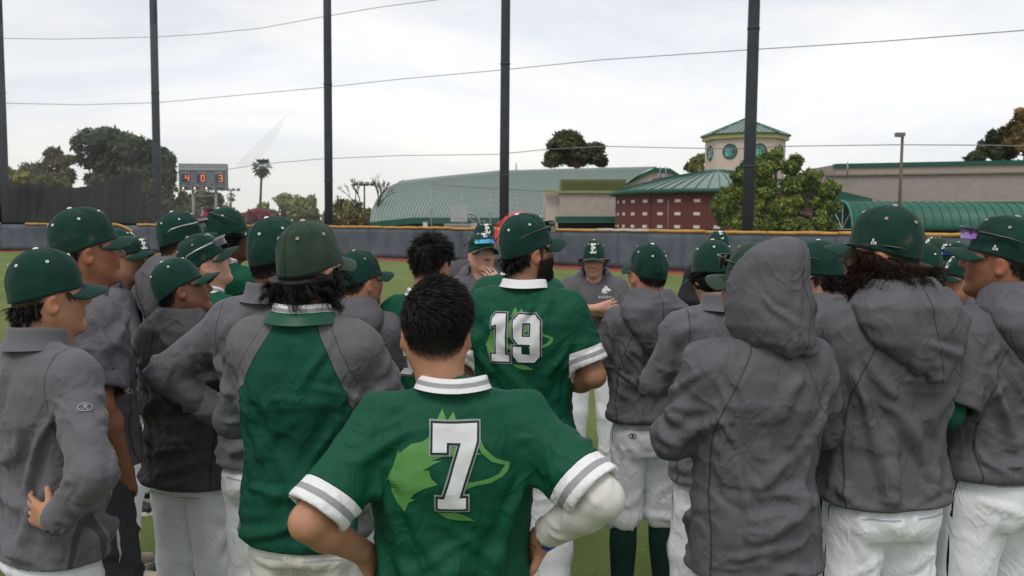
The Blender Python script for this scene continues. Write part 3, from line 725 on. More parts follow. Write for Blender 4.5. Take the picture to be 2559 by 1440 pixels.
for px in (34, 185, 334):
    p = aty(px, 500, 57.0); q = MB(); q.tube([(p.x-co_.x, p.y-co_.y, 0), (p.x-co_.x, p.y-co_.y, aty(px, {34: 466, 185: 474, 334: 436}[px], 57.0).z)], .05, 8); q.obj('frame_post', _m['galvanised'], cv, True)

# ------------------------------------------------------------------ trees
def leaf_mat(name, rough=.6):
    m = mat(name, None, rough, .18, 1.2, attr='col', spec=.25); b = m.node_tree.nodes['Principled BSDF']; b.inputs['Transmission Weight'].default_value = 0.0
    t = m.node_tree; k = t.links.new; tr = t.nodes.new('ShaderNodeBsdfTranslucent'); mx = t.nodes.new('ShaderNodeMixShader'); mx.inputs[0].default_value = .22
    mu = [n for n in t.nodes if n.type == 'VECT_MATH'][0]; k(mu.outputs[0], tr.inputs[0]); out = t.nodes['Material Output']; k(b.outputs[0], mx.inputs[1]); k(tr.outputs[0], mx.inputs[2]); k(mx.outputs[0], out.inputs[0]); return m
M_LEAF = leaf_mat('leaf'); M_BARK = mat('bark', (.09, .065, .05), .9, .3, 8, .5, 30, bdist=.03)
def foliage(name, blobs, n, size, ca, cb, parent, rg_, org, aspect=.5, jitter=.9, clump=0.0):
    W_ = np.array([b[3]*b[4]*b[5] for b in blobs])**.75; W_ = W_/W_.sum(); k = rg_.choice(len(blobs), n, p=W_); B = np.array(blobs)
    d = rg_.normal(size=(n, 3)); d /= np.linalg.norm(d, axis=1)[:, None]; rr = rg_.uniform(.25, 1, n)**.55*(1+.18*rg_.normal(size=n)*.6)
    P = B[k, :3]+d*rr[:, None]*B[k, 3:6]
    if clump:                                       # gather into twigs: thin out where the noise is low
        keep = noise(P, clump, 5) > rg_.uniform(.22, .52, n); P = P[keep]; d = d[keep]; k = k[keep]; n = len(P)
    nn = d*1.1+rg_.normal(0, jitter*.7, (n, 3)); nn /= np.linalg.norm(nn, axis=1)[:, None]
    u = np.cross(nn, rg_.normal(size=(n, 3))); u /= np.linalg.norm(u, axis=1)[:, None]; v = np.cross(nn, u)
    s = size*rg_.uniform(.6, 1.4, n)[:, None]; a = u*s; b = v*s*aspect
    V = np.stack([P-a, P+b*.9, P+a, P-b*.9], 1).reshape(-1, 3)-np.array(org)
    t = np.clip(.5+.6*(noise(P, 1.3/size*.16, 9)-.5)*2+rg_.normal(0, .25, n), 0, 1)
    c = np.array(ca)*(1-t[:, None])+np.array(cb)*t[:, None]; c = np.repeat(c, 4, 0)
    return obj(name, mesh_np(name, V, np.arange(4*n).reshape(-1, 4), False, {'col': c}), M_LEAF, parent)
def px_blobs(bl, Y, thick=1.0):
    out = []
    for px, py, rx, ry in bl:
        c = aty(px, py, Y); k = Y/F; out.append((c.x, c.y+random.uniform(-.3, .3)*rx*k, c.z, rx*k, min(rx, ry*1.6)*k*thick, ry*k))
    return out
rgt = np.random.default_rng(5)
def tree(name, label, bl, Y, base_px, n, size, ca, cb, trunk_r=.2, group=None, aspect=.5, clump=0.0, cat='tree', branches=True):
    b = px_blobs(bl, Y); g0 = aty(base_px, 560, Y); r = empty(name, (g0.x, g0.y, 0)); tag(r, label, cat, group); o = r.location
    q = MB(); zt = max(x[2] for x in b); tops = sorted(b, key=lambda x: -x[2]); c0 = Vector((sum(x[0] for x in b)/len(b), sum(x[1] for x in b)/len(b), 0))
    low = min(x[2]-x[5] for x in b); fork = Vector((0, 0, max(.6, low*.8+.2*zt)))
    q.tube([(0, 0, 0), (0, 0, fork.z*.5), tuple(fork)], [trunk_r*1.25, trunk_r, trunk_r*.85], 10)
    if branches:
        for x in b:
            e = Vector((x[0], x[1], x[2]+.3*x[5]))-o; m1 = fork.lerp(e, .5)+Vector((0, 0, .12*(e-fork).length)); q.tube([fork*.92, m1, e], [trunk_r*.6, trunk_r*.3, trunk_r*.1], 6)
    q.obj('trunk', M_BARK, r, True)
    foliage('crown', b, n, size, ca, cb, r, rgt, (o.x, o.y, 0), aspect, clump=clump); return r
BG = 'trees standing beyond the outfield fence'
tree('pine_tree', 'large dark spreading pine behind the draped cover', [(235, 362, 45, 34), (275, 350, 45, 28), (318, 372, 48, 36), (352, 385, 42, 36), (402, 405, 34, 34), (412, 440, 28, 40), (285, 410, 60, 38), (222, 405, 32, 20), (345, 430, 55, 40), (205, 398, 22, 10), (270, 455, 45, 26), (385, 475, 40, 30), (240, 442, 26, 12), (335, 480, 50, 26), (402, 505, 36, 34), (396, 542, 34, 26)], 95, 305, 41496, 0.394, (.026, .040, .020), (.085, .110, .050), .45, BG, .35, .55)
tree('eucalyptus_tree', 'thin brownish eucalyptus with open feathery crown left of the dark pine', [(92, 432, 30, 26), (118, 415, 24, 22), (135, 385, 22, 16), (150, 405, 22, 20), (165, 440, 22, 24), (175, 400, 14, 12), (75, 425, 24, 18), (130, 455, 34, 24), (150, 475, 30, 18)], 92, 130, 10374, 0.341, (.06, .058, .03), (.15, .125, .065), .25, BG, .4, .7)
tree('olive_shrub', 'bright olive-green rounded shrub left of the draped cover', [(10, 470, 28, 30), (40, 485, 35, 28), (20, 520, 40, 35), (75, 475, 30, 18), (105, 478, 34, 16), (140, 470, 26, 14), (0, 445, 14, 14), (60, 450, 32, 22), (105, 455, 36, 16), (150, 458, 24, 14), (14, 436, 22, 16)], 72, 20, 15162, 0.289, (.07, .075, .014), (.23, .22, .045), .15, BG, .5, .8, 'shrub')
tree('olive_tree', 'hazy olive tree with open twiggy crown behind the scoreboard legs', [(430, 500, 34, 34), (470, 520, 36, 34), (505, 500, 26, 24), (535, 505, 26, 26), (440, 540, 45, 25), (520, 540, 40, 25), (560, 535, 28, 26)], 100, 480, 14364, 0.341, (.11, .11, .05), (.24, .22, .11), .25, BG, .45, .7)
tree('pale_green_tree', 'pale green tree with three rounded tops right of the palm', [(665, 530, 24, 22), (690, 515, 28, 26), (715, 510, 22, 24), (745, 518, 26, 24), (725, 540, 50, 24), (770, 538, 26, 24)], 110, 715, 14364, 0.367, (.15, .18, .07), (.30, .32, .14), .25, BG, .5, .6)  # distance haze is painted into these pale leaf colours
tree('pale_green_tree', 'narrow pale green tree next to net pole with grey plate', [(775, 505, 14, 18), (770, 525, 20, 18), (838, 530, 22, 20), (862, 520, 22, 18), (850, 545, 40, 20)], 108, 800, 7980, 0.367, (.14, .16, .06), (.28, .29, .12), .2, BG, .5, .6)  # leaves paled by colour to stand in for haze
tree('pale_green_tree', 'low yellow-green tree under the bare branches by the green hall', [(885, 535, 24, 22), (915, 545, 28, 20), (945, 545, 18, 16), (880, 550, 40, 14)], 104, 905, 7182, 0.341, (.14, .14, .05), (.29, .27, .09), .2, BG, .5, .6)  # haze put into the leaf colours here as well
tree('flowering_bush', 'crimson flowering bush behind the fence near the palm', [(620, 546, 18, 14), (640, 540, 24, 16), (662, 545, 22, 14)], 85, 640, 5586, 0.263, (.17, .03, .045), (.34, .07, .10), .1, BG, .6, .0, 'bush')
tree('pine_tree', 'dark pine rising behind the ridge of the green-roofed hall', [(1418, 345, 34, 18), (1398, 365, 30, 18), (1432, 368, 34, 24), (1468, 380, 26, 18), (1490, 372, 22, 16), (1392, 392, 34, 16), (1440, 398, 40, 18), (1492, 398, 26, 14), (1378, 408, 24, 10), (1505, 408, 16, 9)], 120, 1440, 20748, 0.394, (.030, .046, .020), (.105, .125, .048), .45, BG, .35, .6)
tree('far_tree', 'small tuft of tree top left of the green roof crest', [(1010, 462, 15, 8), (1000, 470, 8, 6), (1022, 460, 8, 6)], 125, 1010, 1436, 0.367, (.04, .05, .02), (.08, .09, .035), .2, BG, .45, .5)
tree('yellow_green_tree', 'sparse yellow-green tree top left of the round-windowed tower', [(1742, 405, 16, 14), (1730, 418, 18, 12), (1755, 400, 12, 14), (1745, 425, 22, 10)], 100, 1742, 2074, 0.341, (.10, .11, .03), (.22, .22, .07), .15, BG, .4, .6)
LEAFY = []
_q = random.Random(12)
while len(LEAFY) < 104:
    _x, _y = _q.uniform(1795, 2085), _q.uniform(385, 572)
    _lim = np.interp(_x, [1795, 1815, 1850, 1890, 1930, 1975, 2020, 2060, 2085], [520, 470, 440, 400, 385, 395, 420, 445, 480])
    if _y > _lim and (_y < 545 or _x > 1800): LEAFY.append((_x, _y, _q.uniform(15, 28), _q.uniform(12, 22)))
_r = random.Random(3)
for _i in range(26):
    _a = _r.uniform(-.3, math.pi+.3); LEAFY.append((1945+138*math.cos(_a)*_r.uniform(.85, 1.0), 490-108*math.sin(_a)*_r.uniform(.8, 1.0), _r.uniform(5, 10), _r.uniform(8, 14)))
tree('leafy_tree', 'broad bright green leafy tree in front of the round brick building', LEAFY, 43.5, 1935, 47880, 0.125, (.040, .080, .014), (.23, .29, .055), .18, BG, .45, 1.0)
tree('conifer_tree', 'dark upright conifer rising over the parapet of the long block building', [(2452, 372, 10, 20), (2445, 392, 20, 14), (2480, 352, 16, 26), (2490, 375, 26, 26), (2505, 340, 14, 22), (2520, 372, 24, 28), (2425, 398, 14, 10)], 125, 2490, 11172, 0.394, (.028, .042, .018), (.09, .11, .042), .4, BG, .35, .6)
tree('amber_tree', 'amber-tinged tree towering over the long block building', [(2540, 320, 20, 24), (2553, 290, 14, 20), (2535, 350, 24, 24), (2558, 340, 24, 30), (2560, 375, 30, 26)], 122, 2555, 7980, 0.394, (.09, .07, .022), (.30, .19, .06), .4, BG, .4, .6)
# bare branching trees
def bare(label, px, Y, top_py, spread, seed):
    rg_ = random.Random(seed); g0 = aty(px, 560, Y); r = empty('bare_tree', (g0.x, g0.y, 0)); tag(r, label, 'tree', BG); q = MB(); H = aty(px, top_py, Y).z
    def grow(p, d, L_, rad, dep):
        mid = p+d*L_*.5+Vector([rg_.uniform(-1, 1) for _ in '123'])*L_*.07; e = p+d*L_; q.tube([p, mid, e], [rad, rad*.85, rad*.66], 6, False)
        if dep == 0: return
        for _ in range(rg_.choice((2, 3, 3)) if dep > 1 else 3):
            nd = (d+Vector((rg_.uniform(-1, 1), rg_.uniform(-1, 1), rg_.uniform(-.25, .75)))*spread).normalized(); grow(e, nd, L_*rg_.uniform(.64, .84), rad*.67, dep-1)
    grow(Vector((0, 0, 0)), Vector((rg_.uniform(-.1, .1), 0, 1)), H*.27, .20, 6); q.obj('branches', mat('bare_bark', (.075, .062, .055), .9, .2, 5), r, True); return r
bare('leafless dark tree with spreading twigs left of the green hall', 925, 84, 440, .62, 4)
bare('smaller leafless tree behind the pale green trees', 858, 90, 478, .6, 9)
# palms
def palm(label, px_base, px_top, py_top, Y, fr, nfr, seed, tr=.16, skirt=True):
    rg_ = random.Random(seed); a = aty(px_base, 560, Y); b = aty(px_top, py_top, Y); r = empty('palm_tree', (a.x, a.y, 0)); tag(r, label, 'palm tree', BG); o = Vector((a.x, a.y, 0)); e = b-o
    q = MB(); q.tube([(0, 0, 0), Vector((e.x*.3, 0, e.z*.4)), Vector((e.x*.65, 0, e.z*.75)), e], [tr*1.3, tr, tr*.85, tr*.8], 9); q.obj('trunk', M_BARK, r, True)
    for i in range(nfr):
        az = rg_.uniform(0, 6.28); el = rg_.uniform(-1.15, 1.2) if skirt else rg_.uniform(-.5, 1.2); L_ = fr*rg_.uniform(.75, 1.05); dead = el < -.55
        m = MB(); d = Vector((math.cos(az)*math.cos(el), math.sin(az)*math.cos(el), math.sin(el))); sd = d.cross(Vector((0, 0, 1))).normalized(); stem = e+d*L_*.45; m.tube([e, stem], .02, 4)
        for j in range(13):
            t = (j-6)/6*1.15; dd = (d*math.cos(t)+sd*math.sin(t)); l2 = L_*.58*(1-.28*abs(t)); tip = stem+dd*l2-Vector((0, 0, l2*(.22+.3*abs(t)*.4))); w_ = dd.cross(d.cross(sd)).normalized()*.05*fr; md = stem+dd*l2*.5
            m.add([stem, md+w_, tip, md-w_], [(0, 1, 2, 3)])
        m.obj('frond', mat('dead_frond', (.17, .13, .075), .8, .15) if dead else mat('palm_frond', (.045, .062, .030), .6, .2), r)
palm('tall thin fan palm standing alone right of the scoreboard', 648, 655, 418, 105, 1.55, 46, 3)
palm('small distant fan palm behind the cluster of stadium lamps', 578, 577, 492, 150, 1.1, 24, 8)
# ------------------------------------------------------------------ buildings
def brick_mat(name, c1, c2, mortar, sx, bw, bh, rough=.9):
    m = mat(name, (1, 1, 1), rough, .08, 2.0); t = m.node_tree; k = t.links.new
    mu = [n for n in t.nodes if n.type == 'VECT_MATH'][0]; tc = [n for n in t.nodes if n.type == 'TEX_COORD'][0]
    mp = t.nodes.new('ShaderNodeMapping'); mp.inputs['Rotation'].default_value = (R(90), 0, 0); k(tc.outputs['Object'], mp.inputs[0])
    b = t.nodes.new('ShaderNodeTexBrick'); b.inputs['Color1'].default_value = (*c1, 1); b.inputs['Color2'].default_value = (*c2, 1); b.inputs['Mortar'].default_value = (*mortar, 1)
    b.inputs['Scale'].default_value = 1; b.inputs['Brick Width'].default_value = bw; b.inputs['Row Height'].default_value = bh; b.inputs['Mortar Size'].default_value = .012
    k(mp.outputs[0], b.inputs['Vector']); k(b.outputs[0], mu.inputs[0]); return m
M_CMU = brick_mat('block_beige', (.40, .34, .29), (.44, .38, .33), (.30, .26, .22), 1, .4, .2)
M_CMUD = brick_mat('block_greybeige', (.33, .28, .25), (.37, .315, .28), (.26, .22, .20), 1, .4, .2)
M_STUC = mat('stucco_cream', (.55, .47, .39), .9, .06, 2)
M_ROOF = mat('roof_green', (.145, .20, .172), .45, .10, .8, spec=.4); M_ROOFD = mat('roof_trim_green', (.012, .085, .055), .5, .08, 2); M_SEAM = mat('roof_seam', (.26, .32, .29), .5, .08, 2)
M_OLIVE = mat('louver_olive', (.115, .125, .045), .6, .08, 2); M_LIME = mat('trim_lime', (.36, .37, .14), .6, .06, 2)
M_DARK = mat('canopy_shade', (.022, .018, .015), .9, .2, 2); M_GLASS = mat('window_teal', (.015, .10, .085), .08, .1, 4, spec=1.0); M_GLASS2 = mat('window_teal_lit', (.12, .48, .40), .1, .1, 4, spec=1.0)
def up(p, q): return Vector(p)-Vector(q)
def poly_wall(name, pxs, Y, m, parent, org, th=.3, extra=None):
    pts = [aty(x, y, Y if not callable(Y) else Y(x)) for x, y in pxs]; q = MB(); q.prism(range(len(pts)), lambda i: pts[i]-org, (0, th, 0)); return q.obj(name, m, parent)
# ---- hall with the large curved metal roof
hall = empty('hall_building', aty(1250, 560, 84)); hall.location.z = 0; tag(hall, 'large hall with sweeping curved green ribbed metal roof and olive louvers', 'building'); ho = Vector(hall.location)
def lerp_pts(P, u):
    j = min(int(u*(len(P)-1)), len(P)-2); f = u*(len(P)-1)-j; return [P[j][i]*(1-f)+P[j+1][i]*f for i in range(len(P[0]))]
def curve_px(P, x):
    return float(np.interp(x, [p[0] for p in P], [p[1] for p in P]))
EAVE = [(926, 557), (960, 553), (1035, 545.5), (1245, 546), (1500, 546)]; RIDGE = [(1038, 450), (1100, 443), (1245, 428.5), (1400, 424), (1640, 418.5), (1800, 416)]
def roof_pt(u, v):
    xe = 926+560*u; xr = 1038+602*u; ye = curve_px(EAVE, xe); yr = curve_px(RIDGE, xr)
    # bulge: convex section, strongest at the left end
    x = xe+(xr-xe)*(v**1.15); y = ye+(yr-ye)*(1-(1-v)**(1.75-.35*u)); x -= (1-u)**2*14*math.sin(math.pi*v)*1.4
    return aty(x, y, 80+17*v)-ho
NU, NV = 64, 14; V = [roof_pt(i/NU, j/NV) for j in range(NV+1) for i in range(NU+1)]
q = MB(); q.add(V, [(j*(NU+1)+i, j*(NU+1)+i+1, (j+1)*(NU+1)+i+1, (j+1)*(NU+1)+i) for j in range(NV) for i in range(NU)]); ro = q.obj('roof', M_ROOF, hall, True)
for i in range(0, 73):
    u = i/72; q = MB(); q.tube([roof_pt(u, j/10)+Vector((0, -.03, .05)) for j in range(11)], .060, 5); q.obj('roof_seam', M_SEAM, ro, True)
q = MB(); pe = [roof_pt(i/40, 0) for i in range(41)]; V = []
for p in pe: V += [p+Vector((0, -.06, .05)), p+Vector((0, -.06, -.50)), p+Vector((0, .3, -.50)), p+Vector((0, .3, .0))]
q.add(V, [(4*i+a, 4*i+(a+1) % 4, 4*i+4+(a+1) % 4, 4*i+4+a) for i in range(40) for a in range(4)]); q.obj('eave_fascia', M_ROOFD, hall)
q = MB(); pr = [roof_pt(i/40, 1) for i in range(41)]; q.tube(pr, .09, 6); q.obj('ridge_cap', M_ROOFD, hall, True)
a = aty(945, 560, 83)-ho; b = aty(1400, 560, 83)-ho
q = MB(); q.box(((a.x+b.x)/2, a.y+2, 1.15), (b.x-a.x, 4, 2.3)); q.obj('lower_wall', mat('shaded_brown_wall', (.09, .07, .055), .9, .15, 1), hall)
poly_wall('gable_wall', [(1560, 462), (1638, 424), (1668, 424), (1705, 445), (1705, 500), (1560, 500)], 93, M_STUC, hall, ho, .5)
for nm, pl in (('gable_fascia', [(1556, 455), (1640, 417.5), (1641, 426), (1558, 466)]), ('gable_fascia', [(1640, 419.5), (1674, 420.5), (1674, 430), (1640, 429)]), ('gable_fascia', [(1674, 420.5), (1710, 443), (1706, 448), (1674, 430)])):
    poly_wall(nm, pl, 92.6, M_ROOFD, hall, ho, .35)
poly_wall('clerestory_window', [(1642, 433), (1668, 434), (1668, 444), (1642, 444)], 92.7, mat('pale_glass', (.35, .37, .40), .2), hall, ho, .1)
for px in (1650, 1664): q = MB(); p = aty(px, 446, 92.4)-ho; p2 = aty(px, 417, 92.4)-ho; q.tube([p, p2], .06, 6); q.obj('roof_pipe', mat('pipe_grey', (.28, .29, .3), .5), hall, True)
q = MB(); p = aty(1290, 428, 96)-ho; p2 = aty(1290, 408, 96)-ho; q.tube([p, p2], .06, 6); q.obj('roof_mast', mat('pipe_grey'), hall, True)
poly_wall('roof_unit', [(1602, 454), (1640, 454), (1640, 466), (1602, 466)], 80, mat('unit_grey', (.22, .21, .21), .7), hall, ho, 1.5)
poly_wall('roof_ledge', [(1635, 446), (1680, 445), (1680, 449), (1635, 450)], 86, M_OLIVE, hall, ho, 1.5)
poly_wall('block_wall', [(1398, 480), (1545, 480), (1545, 600), (1398, 600)], 66, M_CMU, hall, ho, 4)
poly_wall('block_return', [(1362, 477), (1398.5, 479), (1398.5, 600), (1362, 600)], 66.5, brick_mat('block_beige_lit', (.52, .45, .38), (.55, .48, .41), (.42, .36, .31), 1, .4, .2), hall, ho, 4)  # same beige blocks in a paler copy, so this face looks lit
poly_wall('wall_trim', [(1360, 474.5), (1402, 477), (1564, 477), (1564, 483), (1402, 483), (1360, 478)], 65.8, mat('trim_olive_light', (.24, .26, .10), .6), hall, ho, .5)
lv = poly_wall('louver_backing', [(1403, 448.5), (1565, 448.5), (1565, 478), (1403, 478)], 66.4, M_OLIVE, hall, ho, 3)
for i in range(7):
    y = 450+4.1*i; poly_wall('louver_slat', [(1403, y), (1565, y), (1565, y+2.1), (1403, y+2.1)], 66.0, mat('louver_slat_olive', (.17, .18, .065), .6), lv, Vector((0, 0, 0)) if False else ho, .3)
poly_wall('canopy_fascia', [(1392, 541), (1548, 541), (1548, 554), (1392, 554)], 63, M_ROOFD, hall, ho, 3); poly_wall('canopy_gutter', [(1388, 553), (1548, 553), (1548, 557), (1388, 557)], 62.7, mat('gutter_green', (.03, .12, .085), .5), hall, ho, .4)
poly_wall('walk_shade', [(1395, 556.5), (1545, 556.5), (1545, 603), (1395, 603)], 65.5, M_DARK, hall, ho, .4)  # near-black sheet standing in for the shade under the canopy
# ---- chain-link enclosure with a basketball hoop behind the fence
ce = empty('chain_link_fence', aty(1220, 560, 47.5)); ce.location.z = 0; tag(ce, 'tall chain-link fence section before the green curved roof', 'fence'); eo = Vector(ce.location)
CP = [(1078, 461), (1155, 466), (1226, 470), (1293, 474), (1361, 478)]
tops = []
for px, py in CP:
    Yc = 47.5; t_ = aty(px, py, Yc)-eo; tops.append(t_); q = MB(); q.tube([(t_.x, t_.y, 0), t_], .045, 8); q.obj('post', _m['galvanised'], ce, True)
for a, b in zip(tops, tops[1:]):
    q = MB(); q.tube([a, b], .03, 6); q.obj('top_rail', _m['galvanised'], ce, True); q = MB(); q.add([(a.x, a.y+.04, 0), (b.x, b.y+.04, 0), (b.x, b.y+.04, b.z), (a.x, a.y+.04, a.z)], [(0, 1, 2, 3)]); q.obj('mesh_panel', M_LINK, ce)
hp = empty('basketball_hoop', aty(1150, 560, 45.5)); hp.location.z = 0; tag(hp, 'basketball backboard on curved grey gooseneck post behind the fence', 'hoop'); po = Vector(hp.location)
q = MB(); c = aty(1147, 534, 45.0)-po; q.box(c, (.88, .05, .86)); q.obj('backboard', mat('board_grey', (.36, .38, .40), .4, .08, 2), hp)
M_GAL2 = mat('hoop_steel', (.30, .32, .33), .4, .1, metal=.5)
q = MB(); q.tube([aty(x, y, 45.4)-po for x, y in ((1135, 535), (1165, 534), (1180, 534), (1192, 540), (1198, 552))]+[(aty(1199, 560, 45.4)-po).xy.to_3d()], .06, 8); q.obj('gooseneck', M_GAL2, hp, True)
q = MB(); q.tube([aty(1168, 545, 45.4)-po, aty(1198, 560, 45.4)-po], .03, 6); q.obj('brace', M_GAL2, hp, True)
rm = MB(); cc = aty(1147, 545, 44.7)-po; rm.tube([cc+Vector((.22*math.cos(a), .22*math.sin(a)-.1, 0)) for a in [k*math.pi/8 for k in range(17)]], .012, 5); rm.obj('rim', mat('rim_orange', (.4, .09, .02), .5), hp, True)
bx = empty('utility_box', aty(1155, 570, 44.0)); bx.location.z = 0; tag(bx, 'low pale grooved bench box under the backboard', 'box'); bo = Vector(bx.location)
q = MB(); a = aty(1110, 559, 44)-bo; b = aty(1178, 559, 44)-bo; q.box(((a.x+b.x)/2, .3, a.z/2), (b.x-a.x, .6, a.z)); q.obj('case', mat('box_pale', (.34, .32, .29), .7), bx)
for i in range(14):
    q = MB(); x = a.x+.08+(b.x-a.x-.16)*i/13; q.box((x, -.012, a.z-.16), (.035, .02, .16)); q.obj('groove', mat('groove_dark', (.12, .11, .10), .8), bx)
q = MB(); q.box((a.x+(b.x-a.x)*1.1, .25, (a.z+.05)/2), (.28, .5, a.z+.05)); q.obj('end_block', mat('box_cream', (.46, .40, .32), .7), bx)
bk = empty('barrel', aty(1063, 570, 44.2)); bk.location.z = 0; tag(bk, 'small pale barrel peeking over the fence before the dark eaves', 'barrel')
q = MB(); zt = aty(1063, 556, 44.2).z; q.tube([(0, 0, 0), (0, 0, zt*.5), (0, 0, zt)], [.13, .14, .13], 14); q.obj('drum', mat('barrel_pale', (.42, .41, .40), .6), bk, True); q = MB(); q.tube([(0, 0, zt), (0, 0, zt+.02)], .138, 14); q.obj('lid', mat('barrel_lid', (.5, .49, .48), .6), bk, True)
# ---- round brick building with conical roof
RC = aty(1790, 560, 58.5); RR = 6.8
rb = empty('round_building', (RC.x, RC.y, 0)); tag(rb, 'round dark-red block building with white accent blocks and conical green roof', 'building')
M_RED = mat('block_red', (.135, .042, .036), .85, .22, 3, .3, 60, bdist=.004); M_REDM = mat('mortar_red', (.20, .105, .085), .9, .1, 4); M_WBLK = mat('block_white', (.62, .56, .50), .85, .08, 3)
ZE = 3.88
q = MB(); q.tube([(0, 0, 0), (0, 0, ZE)], RR-.05, 72); drum = q.obj('wall', M_REDM, rb, True)
bme = {}
for key, mt_ in (('r', M_RED), ('w', M_WBLK)):
    q = MB(); q.box((0, 0, 0), (.388, .12, .188)); bme[key] = q.mesh('block'); bme[key].materials.append(mt_)
cam_ang = math.atan2(-RC.x, -RC.y)                          # direction from the drum to the camera
ncol = 27; step = .40/RR; nrow = 11
for r_ in range(nrow):
    z = ZE-.11-.20*r_
    for c in range(ncol):
        th = cam_ang-R(84)*-1-(c+.5*(r_ % 2))*step
        w_ = (r_ % 4 == 2) and (c % 3 == 1)
        o = obj('block', bme['w' if w_ else 'r'], None, drum); x, y = math.sin(th)*RR, math.cos(th)*RR; o.location = (x*1.0, y*1.0, z); o.rotation_euler = (0, 0, -th)
        if w_: o.location = (x*1.002, y*1.002, z)
APZ = 5.62; NS = 96; RE = RR+.42
def cone_pt(a, t): r_ = RE*(1-t)**1.0+.35*t; return Vector((math.sin(a)*r_, math.cos(a)*r_, ZE+.18+(APZ-ZE-.18)*(t+.10*math.sin(math.pi*t))))
q = MB(); V = [cone_pt(2*math.pi*i/NS, j/6) for j in range(7) for i in range(NS)]; q.add(V, [(j*NS+i, (j+1)*NS+i, (j+1)*NS+(i+1) % NS, j*NS+(i+1) % NS)[::-1] for j in range(6) for i in range(NS)]); cr_ = q.obj('roof', M_ROOF, rb, True)
for i in range(60):
    a = 2*math.pi*i/60; q = MB(); q.tube([cone_pt(a, t)+Vector((0, 0, .03)) for t in (0, .25, .5, .75, 1)], .035, 4); q.obj('roof_seam', M_ROOFD, cr_)
q = MB(); V = []
for i in range(NS):
    a = 2*math.pi*i/NS; s_, c_ = math.sin(a), math.cos(a); V += [(s_*(RE+.05), c_*(RE+.05), ZE+.22), (s_*(RE+.05), c_*(RE+.05), ZE-.05), (s_*(RR-.2), c_*(RR-.2), ZE-.05), (s_*(RR-.2), c_*(RR-.2), ZE+.1)]
q.add(V, [(4*i+a, 4*i+(a+1) % 4, 4*((i+1) % NS)+(a+1) % 4, 4*((i+1) % NS)+a)[::-1] for i in range(NS) for a in range(4)]); q.obj('eave_ring', M_ROOFD, rb, True)
q = MB(); q.tube([(0, 0, APZ-.05), (0, 0, APZ+.08)], [.9, .25], 24); q.obj('roof_crown', M_SEAM, rb, True)
def on_drum(px, rr):
    r = ray(px, 560); r = r/r.y; A_ = r.x**2+1; p = None
    ox, oy = -RC.x, -RC.y; b_ = ox*r.x+oy; c_ = ox*ox+oy*oy-rr*rr; t = -b_/A_-math.sqrt(max(0, b_*b_-A_*c_))/A_; return (ox+r.x*t, oy+t)
x, y = on_drum(1669, RR+.09); q = MB(); q.tube([(x, y, 0), (x, y, 3.35), (x*.985, y*.985, 3.5)], .025, 6); q.obj('conduit', mat('pipe_grey'), rb, True)
x, y = on_drum(1625, RR+.07); q = MB(); q.tube([(x, y, 0), (x, y, ZE-.05)], .035, 6); q.obj('control_joint', mat('joint_red', (.07, .02, .018), .9), rb)
# ---- octagonal tower
TC = aty(1856, 560, 76); tw = empty('tower', (TC.x, TC.y, 0)); tag(tw, 'cream octagonal tower with round windows and green eight-sided roof', 'tower')
TR = 3.42; TZ = 9.35; base_a = math.atan2(-TC.x, -TC.y)
ov = [(math.sin(base_a+k*math.pi/4)*TR, math.cos(base_a+k*math.pi/4)*TR) for k in range(8)]
q = MB(); q.prism(ov[::-1], lambda p: (p[0], p[1], 0), (0, 0, TZ)); q.obj('wall', M_STUC, tw)
for k in range(8):
    a, b = Vector(ov[k]), Vector(ov[(k+1) % 8]); mid = (a+b)/2; n2 = mid.normalized(); tx = (b-a).normalized(); cz = 8.18
    if n2.dot(Vector((math.sin(base_a), math.cos(base_a)))) < -.1: continue
    P3 = lambda r_, ang, off: Vector((mid.x+n2.x*off+tx.x*r_*math.cos(ang), mid.y+n2.y*off+tx.y*r_*math.cos(ang), cz+r_*math.sin(ang)))
    w_ = MB(); w_.add([P3(.60, 2*math.pi*i/28, .012) for i in range(28)], [tuple(range(28))]); wo = w_.obj('window', M_GLASS, tw)
    fr = MB(); fr.tube([P3(.62, 2*math.pi*i/28, .03) for i in range(29)], .05, 6, False); fr.obj('frame', M_ROOFD, wo, True)
    pn = MB()
    for i in range(3):
        for j in range(3):
            sx, sz = -.10+i*.19, -.36+j*.19; pn.add([Vector((mid.x+n2.x*.02+tx.x*(sx+dx), mid.y+n2.y*.02+tx.y*(sx+dx), cz+sz+dz)) for dx, dz in ((0, 0), (.15, 0), (.15, .15), (0, .15))], [(0, 1, 2, 3)])
    pn.obj('bright_panes', M_GLASS2, wo)
    for s_ in (-1, 1):
        b_ = MB(); b_.tube([P3(.6, math.pi/2+s_*0 if s_ > 0 else 0, .03), P3(.6, -math.pi/2 if s_ > 0 else math.pi, .03)], .022, 4); b_.obj('mullion', M_ROOFD, wo)
RO2 = 3.72
ring8 = lambda r_, z: [Vector((math.sin(base_a+k*math.pi/4)*r_, math.cos(base_a+k*math.pi/4)*r_, z)) for k in range(8)]
q = MB(); q.add(ring8(RO2, TZ-.05)+ring8(RO2, TZ+.38), [(k, (k+1) % 8, 8+(k+1) % 8, 8+k) for k in range(8)][::-1]+[tuple(range(8)), tuple(range(15, 7, -1))]); q.obj('eave_band', M_LIME, tw)
AZ = 11.25; e8 = ring8(RO2+.12, TZ+.34)
q = MB(); q.add(e8+[Vector((0, 0, AZ))], [(k, (k+1) % 8, 8) for k in range(8)]+[tuple(range(7, -1, -1))]); tr_ = q.obj('roof', M_ROOF, tw)
